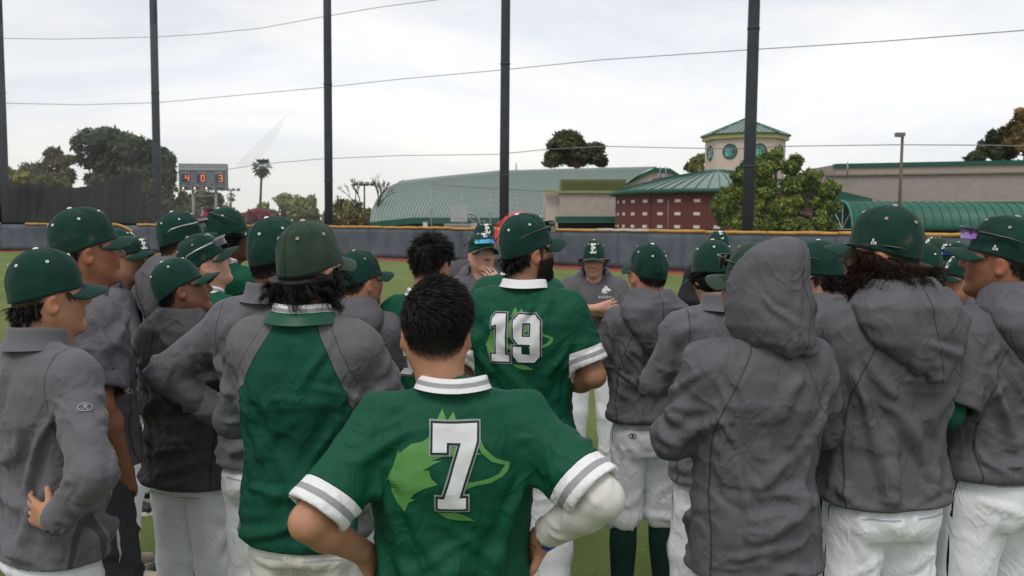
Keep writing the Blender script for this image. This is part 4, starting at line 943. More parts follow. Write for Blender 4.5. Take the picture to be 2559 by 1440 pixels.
for k in range(8):
    a, b = e8[k], e8[(k+1) % 8]; ap = Vector((0, 0, AZ+.03))
    q = MB(); q.tube([a+Vector((0, 0, .05)), ap], .075, 5); q.obj('hip_cap', M_ROOFD, tr_)
    for j in range(1, 7):
        p = a.lerp(b, j/7); t = 1-abs(j/7-.5)*2; hip = (a if j < 3.5 else b).lerp(ap, 1-t) if False else None
        # rib runs up the slope until it meets the nearer hip
        mid = (a+b)/2; upv = ap-mid; f = 1-abs(j/7-.5)*2; e = p+upv*f*.98; q = MB(); q.tube([p+Vector((0, 0, .04)), e+Vector((0, 0, .04))], .035, 4); q.obj('roof_seam', M_SEAM, tr_)
    q = MB(); q.tube([a, b], .05, 5); q.obj('eave_edge', M_ROOFD, tr_)
# ---- long block building with barrel canopy
lb = empty('block_building', aty(2330, 560, 77)); lb.location.z = 0; tag(lb, 'long grey-beige block building with green parapet and barrel-vaulted green canopy', 'building'); lo_ = Vector(lb.location)
YL = lambda px: 80-5.5*(px-2090)/470
poly_wall('upper_wall', [(2090, 411), (2750, 400), (2750, 470), (2090, 470)], YL, M_CMUD, lb, lo_, 6)
poly_wall('main_wall', [(2068, 438.5), (2750, 428), (2750, 640), (2068, 640)], lambda p: YL(p)-.6, M_CMUD, lb, lo_, .5)
poly_wall('ledge', [(2066, 437), (2750, 426.5), (2750, 430), (2066, 440)], lambda p: YL(p)-.8, mat('ledge_olive', (.20, .19, .11), .7), lb, lo_, .9)
poly_wall('parapet_cap', [(2089, 409.5), (2750, 396), (2750, 407), (2089, 419.5)], lambda p: YL(p)-.15, M_ROOFD, lb, lo_, .8)
q = MB(); p = aty(2118, 437, 78.5)-lo_; p2 = aty(2118, 406, 78.5)-lo_; q.tube([p, p2], .07, 6); q.obj('downpipe', mat('pipe_grey'), lb, True)
poly_wall('canopy_flashing', [(2180, 507), (2750, 503), (2750, 510), (2180, 512)], lambda p: YL(p)-1.2, M_ROOFD, lb, lo_, .7)
poly_wall('hip_roof', [(2060, 462), (2085, 474), (2181, 497), (2181, 504), (2060, 504)], 76, M_ROOFD, lb, lo_, 3.0)
poly_wall('hip_gutter', [(2060, 495), (2181, 499), (2181, 507), (2060, 507)], 75.6, mat('gutter_green', (.03, .12, .085), .5), lb, lo_, .5)
BA = aty(2103, 573, 70.5); bz = BA.z; BRr = 2.28; blen = 34.0
def vault(x, a, r_=BRr): return Vector((BA.x+x, BA.y-math.cos(a)*r_, bz+math.sin(a)*r_))-lo_
q = MB(); V = [vault(x, math.pi*i/20) for x in (0, blen) for i in range(21)]; q.add(V, [(i, 21+i, 22+i, i+1) for i in range(20)]); vo = q.obj('barrel_canopy', mat('canopy_green', (.022, .115, .078), .45, .08, 2), lb, True); vo.modifiers.new('s', 'SOLIDIFY').thickness = .06
for i in range(48):
    x = blen*i/47; q = MB(); q.tube([vault(x, math.pi*k/14, BRr+.03) for k in range(15)], .04, 4); q.obj('canopy_seam', M_ROOFD, vo)
M_TRUSS = mat('truss_pale', (.36, .40, .36), .6)
for (a1, r1), (a2, r2) in (((math.pi, 1), (0, 1)), ((math.pi*.78, 1), (math.pi/2, 0)), ((math.pi*.22, 1), (math.pi/2, 0)), ((math.pi/2, 1), (math.pi/2, 0))):
    q = MB(); q.tube([vault(.05, a1, BRr*r1*.97+.001), vault(.05, a2, BRr*r2*.97+.001)], .05, 5); q.obj('truss_bar', M_TRUSS, lb)
q = MB(); q.tube([vault(-.02, math.pi*k/24, BRr) for k in range(25)], .09, 6); q.obj('arch_rim', mat('arch_green', (.05, .20, .14), .5), lb, True)
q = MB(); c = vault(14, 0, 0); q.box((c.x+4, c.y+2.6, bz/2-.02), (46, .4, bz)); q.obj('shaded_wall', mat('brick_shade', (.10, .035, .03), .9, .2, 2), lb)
for k in range(9):
    q = MB(); c = vault(k*4.2+.2, 0, BRr*.95); q.box((c.x, c.y, bz/2), (.18, .18, bz)); q.obj('canopy_post', M_ROOFD, lb)
# ---- lamps
def lamp(label, px, py, Y, r=.07, head='box'):
    a = aty(px, 560, Y); o = empty('light_pole', (a.x, a.y, 0)); z = aty(px, py, Y).z; tag(o, label, 'lamp post'); mt_ = mat('bronze', (.10, .080, .055), .5, .1, 3)
    q = MB(); q.tube([(0, 0, 0), (0, 0, z)], [r*1.25, r*.9], 10); q.obj('pole', mt_, o, True)
    if head == 'box':
        q = MB(); q.box((-.16, 0, z+.10), (.48, .42, .22)); q.obj('lamp_head', mat('lamp_grey', (.15, .14, .13), .5), o); q = MB(); q.box((-.16, 0, z-.02), (.36, .32, .03)); q.obj('lens', mat('lamp_lens', (.5, .5, .48), .3), o)
    else:
        q = MB(); q.tube([(-head, 0, z), (head, 0, z)], .05, 6); q.obj('crossarm', mt_, o)
        for k in range(4):
            x = -head+2*head*k/3; q = MB(); q.box((x, -.12, z+.05), (.42, .5, .26), 0, Matrix.Rotation(R(25), 3, 'X')); q.obj('lamp_head', mat('lamp_grey'), o)
lamp('tall bronze lamp post with boxy head before the long block building', 2246, 341, 52, .09)
lamp('lamp post with crossarm among the bare branches', 911, 461, 88, .09, .85)
lamp('distant stadium lamp cluster beside the scoreboard', 578, 475, 130, .12, 1.2)
# ---- scoreboard
sb = empty('scoreboard', aty(505, 560, 78)); sb.location.z = 0; tag(sb, 'grey scoreboard on two posts with orange numerals reading 4 0 3', 'scoreboard'); so_ = Vector(sb.location)
a = aty(449, 475, 78)-so_; b = aty(566, 411, 78)-so_; Wd = b.x-a.x; Hh = b.z-a.z; cx, cz = (a.x+b.x)/2, (a.z+b.z)/2
M_SB = mat('board_slate', (.115, .14, .15), .6, .06, 2); M_SBD = mat('board_dark', (.03, .04, .055), .5, .05); M_SBF = mat('board_frame', (.20, .215, .22), .5); M_ORG = emit('led_orange', (1, .25, .08), .32); M_LEDW = emit('led_warm', (1, .55, .30), 1.6)
q = MB(); q.box((cx, .2, cz), (Wd, .4, Hh)); q.obj('case', M_SB, sb)
q = MB(); q.box((cx, -.03, b.z-Hh*.11), (Wd, .06, Hh*.22)); q.obj('header', mat('header_grey', (.30, .32, .32), .6), sb)
for z_, h_ in ((a.z, .05), (b.z, .07), (a.z+Hh*.27, .05), (b.z-Hh*.235, .05)):
    q = MB(); q.box((cx, -.055, z_), (Wd+.06, .06, h_)); q.obj('frame_bar', M_SBF, sb)
for x_ in (a.x, b.x, a.x+Wd*.25, a.x+Wd*.5, a.x+Wd*.75):
    full = x_ in (a.x, b.x); q = MB(); q.box((x_, -.05, cz if full else a.z+Hh*.135), (.06, .06, Hh if full else Hh*.27)); q.obj('frame_bar', M_SBF, sb)
text_mesh('EAST LOS ANGELES COLLEGE', .30, mat('header_text', (.09, .10, .11), .6), sb, Matrix.Translation((cx, -.065, b.z-Hh*.115)) @ Matrix.Rotation(R(90), 4, 'X'), name='header_lettering')
SEG = {'4': 'bcfg', '0': 'abcdef', '3': 'abcdg'}
def digit(ch, x, z, h, m, par):
    w_ = h*.52; S_ = {'a': ((x-w_/2, z+h/2), (x+w_/2, z+h/2)), 'd': ((x-w_/2, z-h/2), (x+w_/2, z-h/2)), 'g': ((x-w_/2, z), (x+w_/2, z)), 'f': ((x-w_/2, z), (x-w_/2, z+h/2)), 'e': ((x-w_/2, z), (x-w_/2, z-h/2)), 'b': ((x+w_/2, z), (x+w_/2, z+h/2)), 'c': ((x+w_/2, z), (x+w_/2, z-h/2))}
    q = MB()
    for s_ in SEG[ch]:
        (x0, z0), (x1, z1) = S_[s_]; q.box(((x0+x1)/2, -.075, (z0+z1)/2), (abs(x1-x0)+.07, .03, abs(z1-z0)+.07))
    q.obj('digit', m, par)
zc = a.z+Hh*.46
for fx, ch in ((.155, '4'), (.485, '0'), (.865, '3')):
    q = MB(); q.box((a.x+Wd*fx-.10, -.045, zc), (.75, .04, .72)); pn = q.obj('digit_panel', M_SBD, sb); digit(ch, a.x+Wd*fx+.06, zc, .52, M_ORG, pn)
for fx, tx in ((.13, 'GUEST'), (.48, 'INNING'), (.83, 'HOME')):
    text_mesh(tx, .24, mat('board_text', (.42, .44, .46), .6), sb, Matrix.Translation((a.x+Wd*fx, -.03, a.z+Hh*.685)) @ Matrix.Rotation(R(90), 4, 'X'))
for fx, tx in ((.11, 'BALL'), (.35, 'STRIKE'), (.60, 'OUT'), (.86, 'H  E')):
    text_mesh(tx, .20, mat('board_text'), sb, Matrix.Translation((a.x+Wd*fx, -.03, a.z+Hh*.20)) @ Matrix.Rotation(R(90), 4, 'X'))
    q = MB(); q.box((a.x+Wd*fx, -.04, a.z+Hh*.07), (.62, .03, .2)); dp = q.obj('count_panel', M_SBD, sb)
    if tx != 'H  E':
        q = MB(); q.box((a.x+Wd*fx-.12, -.065, a.z+Hh*.07), (.11, .03, .17)); q.obj('count_light', M_LEDW, dp)
for px in (482, 539):
    p = aty(px, 475, 78.2)-so_; q = MB(); q.tube([(p.x, .25, 0), (p.x, .25, a.z+.2)], .13, 10); q.obj('post', M_SBF, sb, True)
q = MB(); p0 = aty(482, 490, 78.2)-so_; p1 = aty(539, 489, 78.2)-so_; q.tube([(p0.x, .25, p0.z), (p1.x, .25, p1.z)], .06, 8); q.obj('brace', M_SBF, sb, True)
# ------------------------------------------------------------------ people
A3 = lambda *v: np.array(v, float)
POSE = {  # elbow, wrist, finger direction, palm normal; right side, metres on a 1.8 m figure; x mirrored for the left
    'down': (A3(.268, -.04, 1.175), A3(.275, .05, .925), A3(.0, .25, -1), A3(-1, 0, 0)),
    'pocket': (A3(.285, -.08, 1.165), A3(.185, .03, .93), A3(-.25, .2, -1), A3(-1, 0, 0)),
    'hip': (A3(.42, -.12, 1.26), A3(.235, -.01, 1.10), A3(-.35, .75, -.55), A3(-.8, -.5, 0)),
    'backhip': (A3(.375, -.09, 1.185), A3(.245, -.125, 1.03), A3(-1, -.05, .12), A3(0, 1, 0)),
    'crossed': (A3(.265, .06, 1.20), A3(-.03, .235, 1.215), A3(-1, -.15, .1), A3(0, -1, 0)),
    'crossed2': (A3(.262, .05, 1.19), A3(-.02, .205, 1.155), A3(-1, -.25, .0), A3(0, -1, 0)),
    'tucked': (A3(.262, .06, 1.20), A3(-.09, .215, 1.235), A3(-1, -.45, .1), A3(.2, -1, 0)),
    'front': (A3(.275, -.03, 1.175), A3(.07, .215, 1.085), A3(-1, .25, -.2), A3(0, -.3, 1)),
    'chin': (A3(.215, .15, 1.20), A3(.085, .215, 1.435), A3(-.55, -.25, .75), A3(-.2, -1, 0)),
    'behind': (A3(.28, -.10, 1.18), A3(.06, -.21, 1.02), A3(-1, .0, -.2), A3(0, -1, 0)),
}
SHO = A3(.174, -.012, 1.428)
WF = .91
def arm_pts(pose, sgn, w):
    E, W, d, n = [v.copy() for v in (POSE[pose] if isinstance(pose, str) else pose)]
    S = SHO.copy(); S[0] *= w; E[0] += (w-1)*.178; W[0] += (w-1)*.1
    for v in (S, E, W, d, n): v[0] *= sgn
    return S, E, W, d/np.linalg.norm(d), n
def hand(g, W, d, n, sgn, curl, fore):
    n = n-d*(n@d); n /= np.linalg.norm(n)+1e-9; l = np.cross(d, n)*1.0     # l: across the palm
    g.cone(W-fore*.02, W+d*.03, .027, .024, .015)
    for o in (-.026, -.009, .009, .026): g.cone(W+d*.015+l*o*.7, W+d*.088+l*o, .0165, .0125, .012)
    th = -sgn
    for i, (o, Lf) in enumerate(((-.030, .066), (-.010, .076), (.010, .071), (.029, .055))):
        if th > 0: Lf = (.055, .071, .076, .066)[i]
        p = W+d*.090+l*o*1.08; dv = d+l*o*1.6; dv /= np.linalg.norm(dv); r = .0090
        for s_ in range(3):
            c = curl*(.6+.5*s_); dv = dv*math.cos(c)+n*math.sin(c); q = p+dv*Lf*(.44, .32, .24)[s_]
            g.cone(p, q, r, r*.88, .003); p = q; r *= .88
    a = W+d*.022+l*th*.024; dv = d*.75+l*th*.62+n*.35; dv /= np.linalg.norm(dv); b = a+dv*.048
    g.cone(a, b, .0135, .0105, .010); g.cone(b, b+(dv*.8+d*.4+n*.15)*.030, .0102, .0082, .004)
def head_mesh(h, nb, feat):
    g = Grid((-.115, -.135, -.26), (.115, .15, .135), h)
    fw = feat.get('face', 1.0)
    g.ell((0, -.013, .026), (.0760, .0975, .0915), 0)
    g.ell((0, .020, -.030), (.0660*fw, .076, .088), .03)
    for s in (-1, 1):
        g.cone((s*.050*fw, -.004, -.058), (s*.016, .070, -.098), .019, .018, .03)
        g.cone((s*.040*fw, .060, -.020), (s*.030, .066, -.045), .020, .018, .025)
        g.ell((s*.079, -.012, -.022), (.0085, .020, .031), .006, M=np.array(Euler((R(8), 0, R(-s*24))).to_matrix()))
        g.ell((s*.0875, -.004, -.020), (.006, .011, .018), .006, M=np.array(Euler((0, 0, R(-s*24))).to_matrix()), cut=True)
    g.cone((-.006, .082, -.103), (.006, .082, -.103), .017, .017, .02)
    g.cone((-.027, .074, .029), (.027, .074, .029), .012, .012, .018)
    g.cone((0, .090, .014), (0, .111, -.026), .0085, .0115, .014)
    for s in (-1, 1):
        g.ell((s*.011, .099, -.031), (.009, .010, .008), .008)
        g.ell((s*.031, .104, .010), (.017, .014, .012), .014, cut=True)
        g.ell((s*.031, .0785, .010), (.0130, .0125, .0120), .004)
    g.ell((0, .092, -.057), (.023, .011, .0065), .006); g.ell((0, .091, -.069), (.020, .011, .0070), .006)
    nr = feat.get('neck', 1.0)
    g.cone((0, -.030, -.050), nb, .054*nr, .060*nr, .035)
    g.cone((0, .015, -.075), nb+A3(0, .03, -.02), .040, .050, .04)
    V, Q = g.mesh(1); return V, Q
def hair_mask(V, lift=0.0):
    y, z = V[:, 1], V[:, 2]-lift
    line = np.interp(y, [-.12, -.085, -.045, -.028, .012, .03, .05, .062, .09], [-.082, -.080, -.055, -.012, .010, -.01, .015, .055, .062])
    return np.clip((z-line)/.034, 0, 1)
def head_cols(V, skin, feat, rg):
    c = np.tile(np.array(skin), (len(V), 1)); x, y, z = V.T
    c *= (1+.10*(noise(V, 60, 2)-.5))[:, None]
    cheek = np.exp(-(((np.abs(x)-.04)/.025)**2+((z+.03)/.03)**2))*(y > .03); c[:, 1:] *= (1-.12*cheek)[:, None]
    ear = (np.abs(x) > .075) & (np.abs(z+.021) < .040); c[ear] *= (1.04, .88, .85)
    hm = hair_mask(V, feat.get('lift', 0))
    d = hm**feat.get('fadepow', 1.0)*feat.get('dens', .95)*(.75+.5*noise(V, 420, 4)); d = np.clip(d, 0, .97)
    d[ear & (y > -.04)] *= .1
    hc = np.array(feat.get('hairc', HAIRC)); c = c*(1-d[:, None])+hc*d[:, None]
    br = np.exp(-(((np.abs(x)-.033)/.021)**4+((z-.029-.10*(np.abs(x)-.033)*-1)/.0058)**2))*(y > .05); c = c*(1-.8*br[:, None])+hc*.8*br[:, None]
    lp = np.exp(-((x/.022)**4+((z+.063)/.012)**4))*(y > .085); c = c*(1-.55*lp[:, None])+c*np.array((1.0, .62, .60))*.55*lp[:, None]
    mouth = np.exp(-((x/.021)**4+((z+.0630)/.0018)**2))*(y > .085); c *= (1-.6*mouth)[:, None]
    b = feat.get('beard', 0)
    if b:
        reg = np.clip((-.030-z+.35*np.clip(y-.02, -.05, .06))/.02, 0, 1)*np.clip((y+.012)/.018, 0, 1)*np.clip((z+.135)/.02, 0, 1)
        reg = np.maximum(reg, np.clip((y-.0)/.01, 0, 1)*np.clip((.03-y)/.01, 0, 1)*np.clip((.02-z)/.01, 0, 1)*(np.abs(x) > .055))
        reg *= 1-np.exp(-((x/.024)**4+((z+.062)/.012)**4))*(y > .08); reg *= 1-.8*np.exp(-(((np.abs(x)-.038)/.02)**2+((z+.03)/.018)**2))
        k = np.clip(reg*b*(.7+.6*noise(V, 380, 8)), 0, .96)[:, None]; c = c*(1-k)+hc*k
    ms = feat.get('moustache', 0)
    if ms:
        k = ms*np.exp(-((x/.025)**4+((z+.046-.06*np.abs(x)*-1)/.0062)**2))*(y > .075); k = np.clip(k*(.7+.6*noise(V, 380, 8)), 0, .95)[:, None]; c = c*(1-k)+hc*k
    gt = feat.get('goatee', 0)
    if gt:
        k = gt*np.exp(-((x/.026)**4+((z+.098)/.020)**4))*(y > .04); k = np.clip(k*(.7+.6*noise(V, 380, 8)), 0, .95)[:, None]; c = c*(1-k)+hc*k
    return c
def ring(name, sec, th, mt, parent, n=48, attr=None, close=True, gap=0.0):
    """band of cloth round the neck: sections (z, cy, a, b); gap: open angle in front"""
    V = []; at_ = []; k = len(sec); m = n if not gap else n+1
    for side in (0, 1):
        for j, (z, cy, a, b) in enumerate(sec):
            for i in range(m):
                th_ = math.pi/2+gap/2+(2*math.pi-gap)*i/n; e = -th if side else 0; zz = .012*abs(math.cos(th_))**2+.014*-math.sin(th_)
                V.append(((a+e)*math.cos(th_), cy+(b+e)*math.sin(th_), z+zz)); at_.append(j/(k-1))
    o = m*k; Fc = []
    for j in range(k-1):
        for i in range(m if not gap else m-1):
            q = (j*m+i, j*m+(i+1) % m, (j+1)*m+(i+1) % m, (j+1)*m+i); Fc.append(q); Fc.append(tuple(o+x for x in q[::-1]))
    for i in range(m if not gap else m-1):
        Fc.append(((k-1)*m+i, (k-1)*m+(i+1) % m, o+(k-1)*m+(i+1) % m, o+(k-1)*m+i))
    return obj(name, mesh_np(name, V, np.array(Fc), True, {'band': np.array(at_)*.1}), mt, parent)
M_COLL = zone_mat('collar_striped', 'band', [(-.2, WHITE), (.034, (.30, .30, .31)), (.066, WHITE)], .75, .04, .2, 800, .25, scale=.4)
def seam(c, k=.45): return [(-.2, c), (-.0022, tuple(v*k for v in c)), (.0022, c)]
M_GREY_S = zone_mat('grey_shell_seamed', 'rag', seam(GREY), .7, .09, .10, 1100, .3)
M_GREYL_S = zone_mat('grey_knit_seamed', 'rag', seam(GREY2), .8, .08, .22, 700, .25, sheen=.15)
M_CHAR_S = zone_mat('charcoal_seamed', 'rag', seam(CHAR), .7, .09, .10, 1100, .3)
M_BLK_S = M_BLK
GROW = {'jersey': .55, 'raglan': .75, 'knit': .7}
def garment(P, sp, arms, rg, h):
    kind = sp['top']; w = sp.get('w', 1.0)*WF; by = sp.get('belly', 0.0); hem = sp.get('hem', .87)
    g = Grid((-.56, -.36, hem-.05), (.56, .42, 1.58), h)
    bag = {'jersey': .985, 'knit': .97, 'raglan': .985}.get(kind, 1.03)*w
    b2 = bag*(1+.5*by)
    sec = [(1.462, 0, -.024, .135*w, .080), (1.43, 0, -.022, .180*w, .102), (1.38, 0, -.020, .200*bag, .120), (1.30, 0, -.016, .208*bag, .130),
           (1.18, 0, -.004+.02*by, .203*b2, .130*b2), (1.07, 0, .002+.03*by, .200*b2, .136*b2), (.96, 0, -.004+.02*by, .212*b2, .148*b2), (hem, 0, -.006, .218*b2, .156*b2)]
    if kind == 'raglan': sec[-1] = (hem, 0, 0, .204*b2, .146*b2); sec.append((hem+.035, 0, .0, .222*b2, .158*b2))
    if kind == 'jersey' and sp.get('tuck', False): sec[-1] = (hem, 0, 0, .190*b2, .136*b2); sec.append((hem+.05, 0, .0, .215*b2, .150*b2))
    g.loft(sec, 2.35, 0, tilt=sp.get('tilt', 0.0)); g.cone((0, -.046, 1.435), (0, -.040, 1.466), .076, .060, .03)
    slope = sp.get('slope', 0.0)
    for s, (S, E, W, d, n) in arms.items():
        g.cone((s*.040, -.028, 1.470+slope), S+A3(0, 0, -.016), .052, .066, .05)
        ax = E-S; ln = np.linalg.norm(ax); ax = ax/ln
        long = sp.get('sleeve', 'long') == 'long'
        if long:
            fa = W-E; fl = np.linalg.norm(fa); fa = fa/fl; We = W-fa*.01
            g.cone(S+A3(0, 0, -.015), E, .074*bag, .060, .035); g.cone(E, We, .060, .043, .02, flat=[(We, fa)])
            g.cone(We-fa*.03, We+fa*.06, .034, .034, 0, cut=True, flat=[(We+fa*.006, fa)])
        else:
            fr = sp.get('slen', .80); e = S+ax*ln*fr; r1 = sp.get('srad', .074)
            g.cone(S+A3(0, 0, -.015), e+ax*.02, .075*bag, r1, .035, flat=[(e, ax)])
            g.cone(e-ax*.05, e+ax*.1, r1-.017, r1-.016, 0, cut=True, flat=[(e+ax*.010, ax)])
    V, Q = g.mesh(2); N = normals(V, Q)
    # ---- which vertices are sleeve
    x, y, z = V.T; sl = np.zeros(len(V), bool); cuff = np.full(len(V), .19); adir = np.zeros((len(V), 3)); fsl = np.zeros(len(V))
    for s, (S, E, W, d, n) in arms.items():
        t1, d1 = seg_t(V, S, E); t2, d2 = seg_t(V, E, W); ax = (E-S)/np.linalg.norm(E-S)
        long = sp.get('sleeve', 'long') == 'long'
        m = ((d1 < .088) & (t1 > .30)) | ((d2 < .07) & long); m &= (np.sign(x) == s) | (d2 < .07)
        sl |= m; up = d1 < d2; adir[m] = np.where(up[m][:, None], ax, (W-E)/np.linalg.norm(W-E))
        if not long:
            e = S+ax*np.linalg.norm(E-S)*sp.get('slen', .80); q = -((V-e)@ax); rad_ = V-(S+t1[:, None]*(E-S)); mm = (d1 < .115) & (q < .13) & (np.sign(x) == s) & (t1 > .25) & (np.abs(x) > .186*w) & ((np.einsum('ij,ij->i', rad_, N)/(d1+1e-6) > -.35) | (q < .006) & (d1 < .085) | (np.abs(x) > .215)); cuff[mm] = np.minimum(cuff[mm], q[mm])
    xr = np.interp(z, [.8, 1.16, 1.24, 1.31, 1.40, 1.47, 1.53], [.192, .190, .186, .166, .122, .078, .05])*w
    rag = np.clip(np.abs(x)-xr, -.18, .18); rag[sl] = np.maximum(rag[sl], .06)
    if kind == 'knit': rag = np.clip(np.abs(x)-np.interp(z, [1.1, 1.3, 1.42, 1.5], [.2, .178, .172, .165])*w, -.18, .18); rag[sl] = np.maximum(rag[sl], .05)
    # ---- creases
    f = sp.get('folds', 1.0); st = []
    V0 = V.copy()
    def dtorso(p, r_):
        s = 1 if p[0] > 0 else -1
        if p[2] > 1.28: return (-s*r_.uniform(.2, .8), 0, -1) if r_.random() < .7 else (s*1, 0, -.25)
        if p[2] > 1.08: return (-s*r_.uniform(.3, 1), 0, -r_.uniform(.2, 1)) if r_.random() < .75 else (r_.normal(0, .15), 0, -1)
        return (-s, 0, r_.uniform(-.5, .25)) if r_.random() < sp.get('hfold', .55) else (r_.normal(0, .2), 0, -1)
    far = h > .012
    nst = 14 if far else 42
    wmin = .012 if h < .01 else .018
    st += strokes_on(V, Q, dtorso, nst, (.12, .34), (wmin, .026), (.005*f, .0115*f), rg, ~sl)
    st += strokes_on(V, Q, dtorso, nst//2, (.16, .40), (.028, .045), (.008*f, .016*f), rg, ~sl & (z < 1.36))
    # pulls from the armpits
    for s in (-1, 1):
        if s not in arms: continue
        for _ in range(2 if far else 6):
            a = A3(s*.185*w, -.09+rg.uniform(-.02, .03), 1.33+rg.uniform(-.05, .03)); b = A3(s*rg.uniform(.03, .17), -.13, 1.30-rg.uniform(.1, .38))
            st.append(([a, a*.66+b*.34+A3(0, -.02, 0), a*.33+b*.67+A3(0, -.015, 0), b], rg.uniform(.013, .024), rg.uniform(.006, .012)*f))
    if sl.any():
        ad = adir
        def dsl(p, r_):
            i = np.argmin(((V0-p)**2).sum(1)); a = ad[i]; c = np.cross(a, r_.normal(size=3)); c /= np.linalg.norm(c)+1e-9
            return c+a*r_.uniform(-.6, .6)
        st += strokes_on(V, Q, dsl, 10 if far else 30, (.05, .13), (wmin*.9, .02), (.004*f, .010*f), rg, sl)
    Vf = fold(V, Q, N, st); damp = np.clip((cuff-.02)/.09, .12, 1)*np.clip(.15+(z-hem)/.05, .15, 1)
    if sp.get('number'): damp *= 1-.55*np.exp(-((x/.14)**4+((z-1.27)/.15)**4))
    V = V+(Vf-V)*damp[:, None]
    an = V*A3(9, 9, 4.5); rdg = (1-np.abs(2*noise(V*A3(1, 1, .55)+(noise(V, 6, 4)[:, None]-.5)*.12, 13, sp['seed']+21)-1))**5; rd2 = (1-np.abs(2*noise(V*A3(.6, .6, 1.1)+(noise(V, 7, 6)[:, None]-.5)*.15, 15, sp['seed']+31)-1))**5; dz = -.0045*f*rdg*(h < .012)+.0035*f*rd2*(h < .012)+ (noise(an, 1.0, sp['seed'])-.5)*.014*f+(noise(V*A3(1, 1, .6), 22, sp['seed']+3)-.5)*.006*f
    V = V+N*(dz*damp)[:, None]
    if h < .0100 and not sp.get('norelax'):
        Nn = normals(V, Q); slw = sl.astype(float); ad2 = adir
        def grow(m, e, nn):
            ez = e[:, 2]**2; zz = m[:, 2]
            gx = np.interp(zz, [.8, 1.0, 1.2, 1.34, 1.44], [.055, .05, .058, .024, .0]); gz = np.interp(zz, [.8, .95, 1.1, 1.22, 1.34, 1.44], [.03, .07, .088, .045, .014, .0])
            return GROW.get(kind, 1.0)*sp.get('grow', 1.0)*(gx*(1-ez)+gz*ez+.02*(np.abs(m[:, 0]) > .19*w))
        hold = np.clip((cuff-.0)/.06, .1, 1)*np.clip((1.50-V[:, 2])/.05, .05, 1)*np.clip(.25+(V[:, 2]-hem)/.06, .25, 1)
        V = relax(V, Q, Nn, grow, 95, -.010, .024, hold, sp.get('soft', .135), .00012)
        dn = np.einsum('ij,ij->i', V-V0, N); V = V+N*(np.clip(dn, -.009, .04)-dn)[:, None]
    V = lap(V, Q, .22)
    mt = {'hoodie': M_GREY_S, 'hooded': M_GREY_S, 'knit': M_GREYL_S, 'jersey': M_JERSEY, 'raglan': M_RAG, 'coach': M_GREY_S, 'black': M_BLK, 'char': M_CHAR_S}[kind]
    nm = {'jersey': 'jersey'}.get(kind, 'jacket')
    if kind == 'jersey' and sp.get('nocuff'): cuff[:] = .19
    o = obj(nm, mesh_np(nm, V, Q, True, {'cuff': cuff, 'rag': rag}), mt, P)
    return o, V, Q
def hood_down(P, sp, rg, h, mt):
    w = sp.get('hoodw', 1.0); tip = sp.get('tip', 0.0)
    g = Grid((-.26, -.30, 1.20), (.26, .14, 1.62), h)
    g.loft([(1.565, 0, -.050, .090, .070), (1.535, 0, -.052, .112*w, .098), (1.49, 0, -.072, .150*w, .112), (1.44, .1*tip, -.100, .158*w, .088), (1.385, .25*tip, -.122, .130*w, .066), (1.33, .6*tip, -.132, .085*w, .052), (1.275, tip, -.140, .028, .034)], 2.2, 0)
    g.cone((0, .03, 1.40), (0, .05, 1.66), .066, .085, .02, cut=True); g.cone((0, -.01, 1.50), (0, -.02, 1.66), .068, .084, .02, cut=True)
    V, Q = g.mesh(2); N = normals(V, Q)
    def dh(p, r_):
        return (-p[0]*3+r_.normal(0, .3), 0, -1) if r_.random() < .55 else (1, 0, r_.uniform(-.3, .3))
    st = strokes_on(V, Q, dh, 16, (.07, .2), (.009, .018), (.003, .008), rg, V[:, 1] < -.02)
    st.append(([A3(0, -.2, 1.55), A3(0, -.22, 1.48), A3(.1*tip, -.22, 1.4), A3(.6*tip, -.19, 1.31)], .006, -.004))
    V = fold(V, Q, N, st); V = V+N*((noise(V, 16, sp['seed']+9)-.5)*.012)[:, None]
    if h < .012: V = relax(V, Q, normals(V, Q), lambda m, e, nn: .06+0*e[:, 0], 60, -.010, .02, None, .15)
    return obj('hood', mesh_np('hood', V, Q, True, {'rag': V[:, 0]-tip*np.clip((1.5-V[:, 2])/.2, 0, 1)}), mt, P)
def hood_up(P, Mh, sp, rg, h):
    g = Grid((-.20, -.26, -.30), (.20, .18, .24), h)
    g.loft([(.150, 0, -.060, .035, .045), (.138, 0, -.052, .070, .080), (.112, 0, -.042, .096, .105), (.075, 0, -.030, .110, .124), (.02, 0, -.028, .119, .130), (-.045, 0, -.034, .124, .134), (-.10, 0, -.042, .124, .134), (-.145, .008, -.054, .112, .124), (-.178, .028, -.078, .080, .090)], 2.15, 0)
    g.cone((0, .150, -.32), (0, .040, .22), .118, .118, .012, cut=True)
    g.ell((0, .03, .0), (.090, .075, .125), .01, cut=True)
    V, Q = g.mesh(2); N = normals(V, Q)
    def dh(p, r_): return (r_.normal(0, .35), 0, -1) if r_.random() < .6 else (1, 0, -r_.uniform(.2, .8))
    st = strokes_on(V, Q, dh, 26, (.08, .24), (.010, .022), (.003, .009), rg, V[:, 1] < .03)
    V = fold(V, Q, N, st); V = V+N*((noise(V, 14, sp['seed']+9)-.5)*.014)[:, None]
    V = relax(V, Q, normals(V, Q), lambda m, e, nn: .06+.03*e[:, 2]**2, 80, -.012, .02, None, .15)
    o = obj('hood', mesh_np('hood', V, Q, True, {'rag': V[:, 0]+.012*np.sin(V[:, 2]*30)}), M_GREY_S, P); o.matrix_local = Mh; return o
